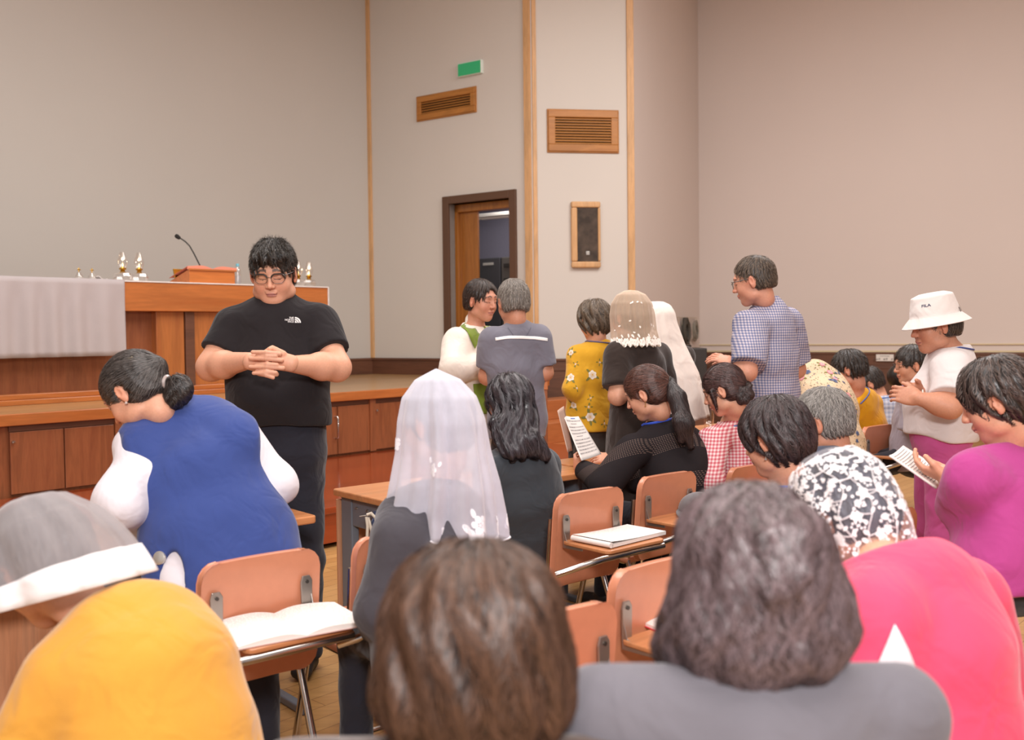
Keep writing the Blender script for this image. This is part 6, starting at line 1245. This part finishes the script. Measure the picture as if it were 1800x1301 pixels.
MB().grid(fp, 8, 14).build('page', M_paper, e, smooth=True, world=True, solid=.006); m = MB(); up_ = np.array([0, -.2, 1.])*.0055
for k in range(15): m.grid(lambda u, v: fp(.12+.76*u, .08+.058*k+.012*v)+up_, 6, 1)
m.build('printed_lines', plain('ink_grey', '8d8688', .8), e, smooth=True, world=True)
# ------------------------------------------------------------------ people close to the camera
# --- woman under the sheer white veil
p = Person('woman under a sheer white veil with white embroidered flowers, seated in the middle', 118); p.head(W(768, 748, 2.85), 146, -10, 0, 1.02); p.vface = 118; p.hres = .0045
p.torso(W(772, 1130, 2.70), W(765, 872, 2.83), .185, (.165, .12), (.165, .125), (.175, .135), shL=W(700, 952, 2.66), shR=W(842, 945, 2.98), hunch=.02); p.arms(L=(W(668, 1075, 2.62), W(665, 1110, 2.85)), R=(W(868, 1060, 3.02), W(850, 1090, 3.2)), r=(.054, .048, .034))
p.bake(); p.shirt(cloth('haze_lifted_black', '4a474d', .9, 900, .12), .018, 'long', 1, .008, 'black_top', armg=.022, h=.009, neckr=.066, fsc=16); sit_legs(p, M_trou)  # black cloth paled: foreground haze is put into its colour
V = cap_hair(.010, -.07, .05, -.03).add(ell((0, -.05, -.03), (.066, .045, .05)), .03).add(ell((0, -.0, .128), (.022, .022, .016)), .02).disp(lock_disp((0, -.03, .12), .002, 16, 8)); do_hair(p, V, '4a4654', '8a8694', (0, -.02, .125), n=2500, L=.06, width=.001, seed=101, h=.005, wave=.3)
Mv = sheer('white_tulle', 'f0eefa', .74, soft=.3); M_hem = plain('embroidery_cool_white', 'f6f4fa', .8)
pos, o = veil(p, [(.168, .002, .002, .0), (.158, .022, .022, -.0), (.136, .066, .070, -.008), (.085, .106, .122, -.018), (.02, .122, .140, -.03), (-.07, .130, .146, -.04), (-.16, .150, .15, -.05), (-.24, .165, .15, -.05), (-.31, .17, .152, -.055)], p.hc, Mv, nu=180, nv=60, fold=.019, nf=7, seed=3, a0=40, a1=335, hem=lambda a, v: (-.05*math.exp(-((a-150)/60)**2)+.03*math.exp(-((a-215)/22)**2)-.02*math.exp(-((a-255)/20)**2))*v**3)
it = []
for (u, v, sz) in ((.30, .90, .034), (.335, .95, .03), (.36, .985, .03), (.44, .86, .028), (.455, .93, .036), (.475, .985, .03), (.72, .92, .03), (.76, .97, .03), (.60, .62, .02), (.8, .50, .018), (.2, .93, .03), (.12, .95, .03), (.55, .96, .024)): it += [(u, v, 'flower', sz, u*20), (u+.015, v-.03, 'leaf', sz, u*40), (u-.02, v-.02, 'leaf', sz*.8, u*70)]
emb(p, pos, it, M_hem)
hm = MB().tube([pos(u, 1.0) for u in np.linspace(0, 1, 260)], .0028, 6); hm.tube([pos(0, v) for v in np.linspace(.1, 1, 60)], .002, 6); hm.build('veil_hem', M_hem, p.e, smooth=True, world=True)
# --- woman under the lace veil in a coral-pink top
M_pink = cloth('coral_pink_top', 'ef4f72', .8, 700, .05)
p = Person('woman in a coral pink top under a white floral lace veil, head bowed', 118); p.head(W(1487, 908, 2.12), 128, -34, 0, .96); p.vface = 128; p.hres = .0045
p.torso(W(1640, 1330, 1.88), W(1552, 1000, 1.98), .19, (.175, .125), (.17, .13), (.18, .14), shL=W(1522, 1098, 1.80), shR=W(1705, 1052, 2.12), hunch=.045); p.arms(L=(W(1530, 1280, 1.75), W(1500, 1290, 1.95)), R=(W(1760, 1240, 2.2), W(1700, 1240, 2.3)), r=(.06, .05, .035))
p.bake(); p.shirt(M_pink, .026, 'long', 1, .013, 'pink_top', armg=.03, h=.008, neckr=.062, fsc=12); sit_legs(p, M_trou)
V = cap_hair(.014, -.075, .05, -.05).add(ell((0, -.05, -.03), (.075, .05, .05)), .03).disp(lock_disp((0, -.03, .12), .0012, 14, 8)); do_hair(p, V, '2b2c38', '55566a', (0, -.02, .125), n=3500, L=.07, width=.001, seed=111, h=.005, wave=.3)
Ml = sheer('lace_net', 'ece8ee', .16, soft=.12); Hl = p.H
def tilt(q, u, v):       # the cloth lies on the bowed head, then hangs straight down
    Fz = frame(128); w = np.clip((.10-q[2])/.25, 0, 1)**1.0; t = (Fz.T@(p.H@q)); return t*(1-w)+(q*np.array([1, 1, 1])+np.array([0, .035, -.01]))*w
pos, o = veil(p, [(.150, .002, .002, -.01), (.146, .04, .04, -.01), (.123, .076, .082, -.012), (.075, .100, .112, -.015), (.01, .114, .126, -.02), (-.06, .124, .132, -.03), (-.125, .138, .14, -.05), (-.18, .148, .145, -.06)], p.hc, Ml, nu=170, nv=60, fold=.009, nf=7, seed=5, fn=tilt, hem=lambda a, v: .010*math.sin(math.radians(a)*30)*v**10)
M_emb = plain('lace_thread', 'f6f1f2', .8); r = random.Random(12); it = []; lines = []
nb = 15
for b in range(nb):
    u0 = b/nb; P = []
    for k in range(40): v = .16+.80*k/39; P.append((u0+.018*math.sin(v*22+b*2.1), v))
    lines.append(P)
    for k in range(9):
        v = .20+.085*k+.02*r.random(); u = u0+.018*math.sin(v*22+b*2.1); wv = .012/max(v, .2); s_ = 1 if (k+b) % 2 else -1
        it += [(u+s_*wv*1.9, v, 'flower', r.uniform(.0105, .0145), r.uniform(0, 6)), (u-s_*wv*1.2, v+.02, 'leaf', .016, math.pi/2+s_*1.1), (u-s_*wv*.6, v-.025, 'leaf', .015, math.pi/2-s_*.8), (u+s_*wv*2.6, v+.04, 'dots', .0075, 0), (u+s_*wv*.8, v+.035, 'leaf', .013, -.6*s_), (u-s_*wv*2.2, v+.045, 'dot', .0035, 0), (u-s_*wv*1.9, v-.01, 'dot', .0035, 0)]
        cu = [(u+s_*wv*(.0+1.9*math.sin(t)), v-.03*(1-math.cos(t))-.0) for t in np.linspace(0, 1.6, 7)]; lines.append(cu)
emb(p, pos, it, M_emb, lift=.0022); vine(p, pos, lines, .0011, M_emb)
it = []
for k in range(64): u = k/64; it += [(u, .955, 'flower', .0135, r.uniform(0, 6)), (u+.008, .985, 'dot', .0055, 0), (u+.006, .925, 'leaf', .012, r.uniform(0, 6))]
emb(p, pos, it, M_emb, 'lace_border'); ln = [[(k/48+t/48, .975+.018*math.sin(t*math.pi)) for t in np.linspace(0, 1, 7)] for k in range(48)]; vine(p, pos, ln, .0022, M_emb, 'lace_edge')
co = Vol().add(ecap(p.neck+p.R*.13-p.ax*.2-p.Fw*.14, p.neck+p.R*.14-p.ax*.42-p.Fw*.15, (.02, .02), (.08, .02), p.R), .01)
c = at_px(p.sv, 1572, 1118); V2 = [(0, .03), (.06, -.16), (-.09, -.16)]; n_ = grad(p.sv, c[None])[0]; ex = nrm(np.cross((0, 0, 1), n_)); ey = np.cross(n_, ex)
gv = [(a*(1-b)*.075*2-.0, -.13*b) for b in (0,) for a in (0,)]; P = []; Fq = []
for j in range(9):
    for i in range(9): P.append(((i/8-.5)*.17*(j/8), .02-.17*j/8))
Fq = [(j*9+i, j*9+i+1, (j+1)*9+i+1, (j+1)*9+i) for j in range(8) for i in range(8)]; Q = project(p.sv, np.array([c+ex*a+ey*b for a, b in P]), .004, 4); mesh_obj('white_back_panel', Q, Fq, M_wsh, p.e, True, world=True).modifiers.new('so', 'SOLIDIFY').thickness = .003
# --- yellow cardigan and grey mesh veil at the lower left
M_yc = cloth('yellow_cardigan', 'd89a3c', .9, 500, .05, .3); t = MATS['yellow_cardigan']
p = Person('woman in a yellow cardigan bowing under a grey-white mesh veil, lower left corner', 140); p.head(W(77, 997, 2.05), 150, -38, 0, 1.0); p.vface = 150; p.skin = np.array(SKIN['p']); p.hres = .005
p.torso(W(290, 1362, 1.86), W(205, 1092, 2.0), .19, (.15, .11), (.155, .12), (.17, .13), shL=W(122, 1200, 1.86), shR=W(302, 1158, 2.10), hunch=.055); p.arms(L=(W(35, 1352, 1.8), W(15, 1342, 2)), R=(W(345, 1302, 2.2), W(285, 1302, 2.3)), r=(.062, .052, .035))
p.bake(); p.shirt(M_yc, .024, 'long', 1, .006, 'cardigan', armg=.028, h=.009, neckr=.062, fsc=14); sit_legs(p, M_trou)
V = cap_hair(.016, -.12, .05, -.09).disp(lock_disp((0, -.03, .12), .003, 14, 8)); do_hair(p, V, '3f3a38', '857c76', (0, -.02, .125), n=2500, L=.06, width=.001, seed=121, h=.005, wave=.5)
Mg = sheer('grey_white_mesh', 'b9b2b4', .62, soft=.2)
def tilt2(q, u, v): Fz = frame(150); w = np.clip((.05-q[2])/.22, 0, 1); t = (Fz.T@(p.H@q)); return t*(1-w)+(q+np.array([.02, .02, .0]))*w
pos, o = veil(p, [(.150, .002, .002, -.01), (.146, .05, .05, -.01), (.12, .09, .10, -.012), (.06, .122, .135, -.02), (-.02, .142, .165, -.05), (-.075, .15, .19, -.07)], p.hc, Mg, nu=120, nv=40, fold=.010, nf=6, seed=7, fn=tilt2)
MB().grid(lambda u, v: pos(u, .86+.14*v)+.003*nrm(pos(u, .9)-p.hc), 120, 4, True).build('veil_band', cloth('white_band', 'f1ecec'), p.e, smooth=True, world=True, solid=.004)
# --- curly haired head, close
p = Person('woman with thick wavy grey-brown hair seen from behind, close at the lower right', 98); p.head(W(1318, 1030, 1.24), 100, -6, 0, 1.0, 1.0); p.hres = .007
p.torso(W(1330, 1800, 1.16), W(1325, 1200, 1.22), .18, (.155, .11), (.15, .115), (.165, .13), hunch=.02); p.arms(L=(W(1100, 1600, 1.2), W(1130, 1600, 1.45)), R=(W(1560, 1600, 1.25), W(1500, 1600, 1.5)), r=(.052, .046, .032))
p.bake(); p.shirt(cloth('grey_top', '6e6a70'), .02, 'long', 1, .006, 'top', h=.012); sit_legs(p, M_trou, h=.02)
V = Vol().add(ell((0, -.016, .034), (.094, .116, .096)), .01).add(ell((0, -.035, -.045), (.113, .085, .075)), .04).add(ell((-.075, .01, -.065), (.042, .055, .06)), .03).add(ell((.075, .01, -.065), (.042, .055, .06)), .03).sub(ell((0, .115, -.03), (.06, .07, .1)), .01)
V.disp(folds(60, .006, 33)).disp(folds(125, .0035, 34)); do_hair(p, V, '21140f', '877376', (.006, .012, .135), n=16000, L=.075, width=.0007, seed=131, h=.0042, wave=.7, jit=.3, basemul=.6, rough=.24, steps=10, tipoff=.005)
# --- brown haired head, closest
p = Person('person with short brown hair seen from behind, closest to the camera at the bottom', 92); p.head(W(832, 1142, 1.16), 94, -4, 0, 1.02, 1.02); p.hres = .007
p.torso(W(835, 1900, 1.1), W(832, 1330, 1.14), .19, (.16, .115), (.155, .12), (.165, .13), hunch=.02); p.arms(L=(W(600, 1750, 1.1), W(640, 1750, 1.4)), R=(W(1070, 1750, 1.1), W(1030, 1750, 1.4)), r=(.054, .048, .034))
p.bake(); p.shirt(cloth('brown_top', '5a4b44'), .02, 'long', 1, .006, 'top', h=.012); sit_legs(p, M_trou, h=.02)
V = Vol().add(ell((0, -.016, .030), (.104, .118, .102)), .01).add(ell((0, -.04, -.04), (.112, .085, .075)), .04).sub(ell((0, .115, -.03), (.06, .07, .1)), .01).disp(lock_disp((0, .01, .13), .003, 12, 14)); do_hair(p, V, '24150f', '70503e', (0, .02, .13), n=12000, L=.06, width=.0006, seed=141, h=.0045, wave=.3, jit=.25, basemul=.8, steps=8)
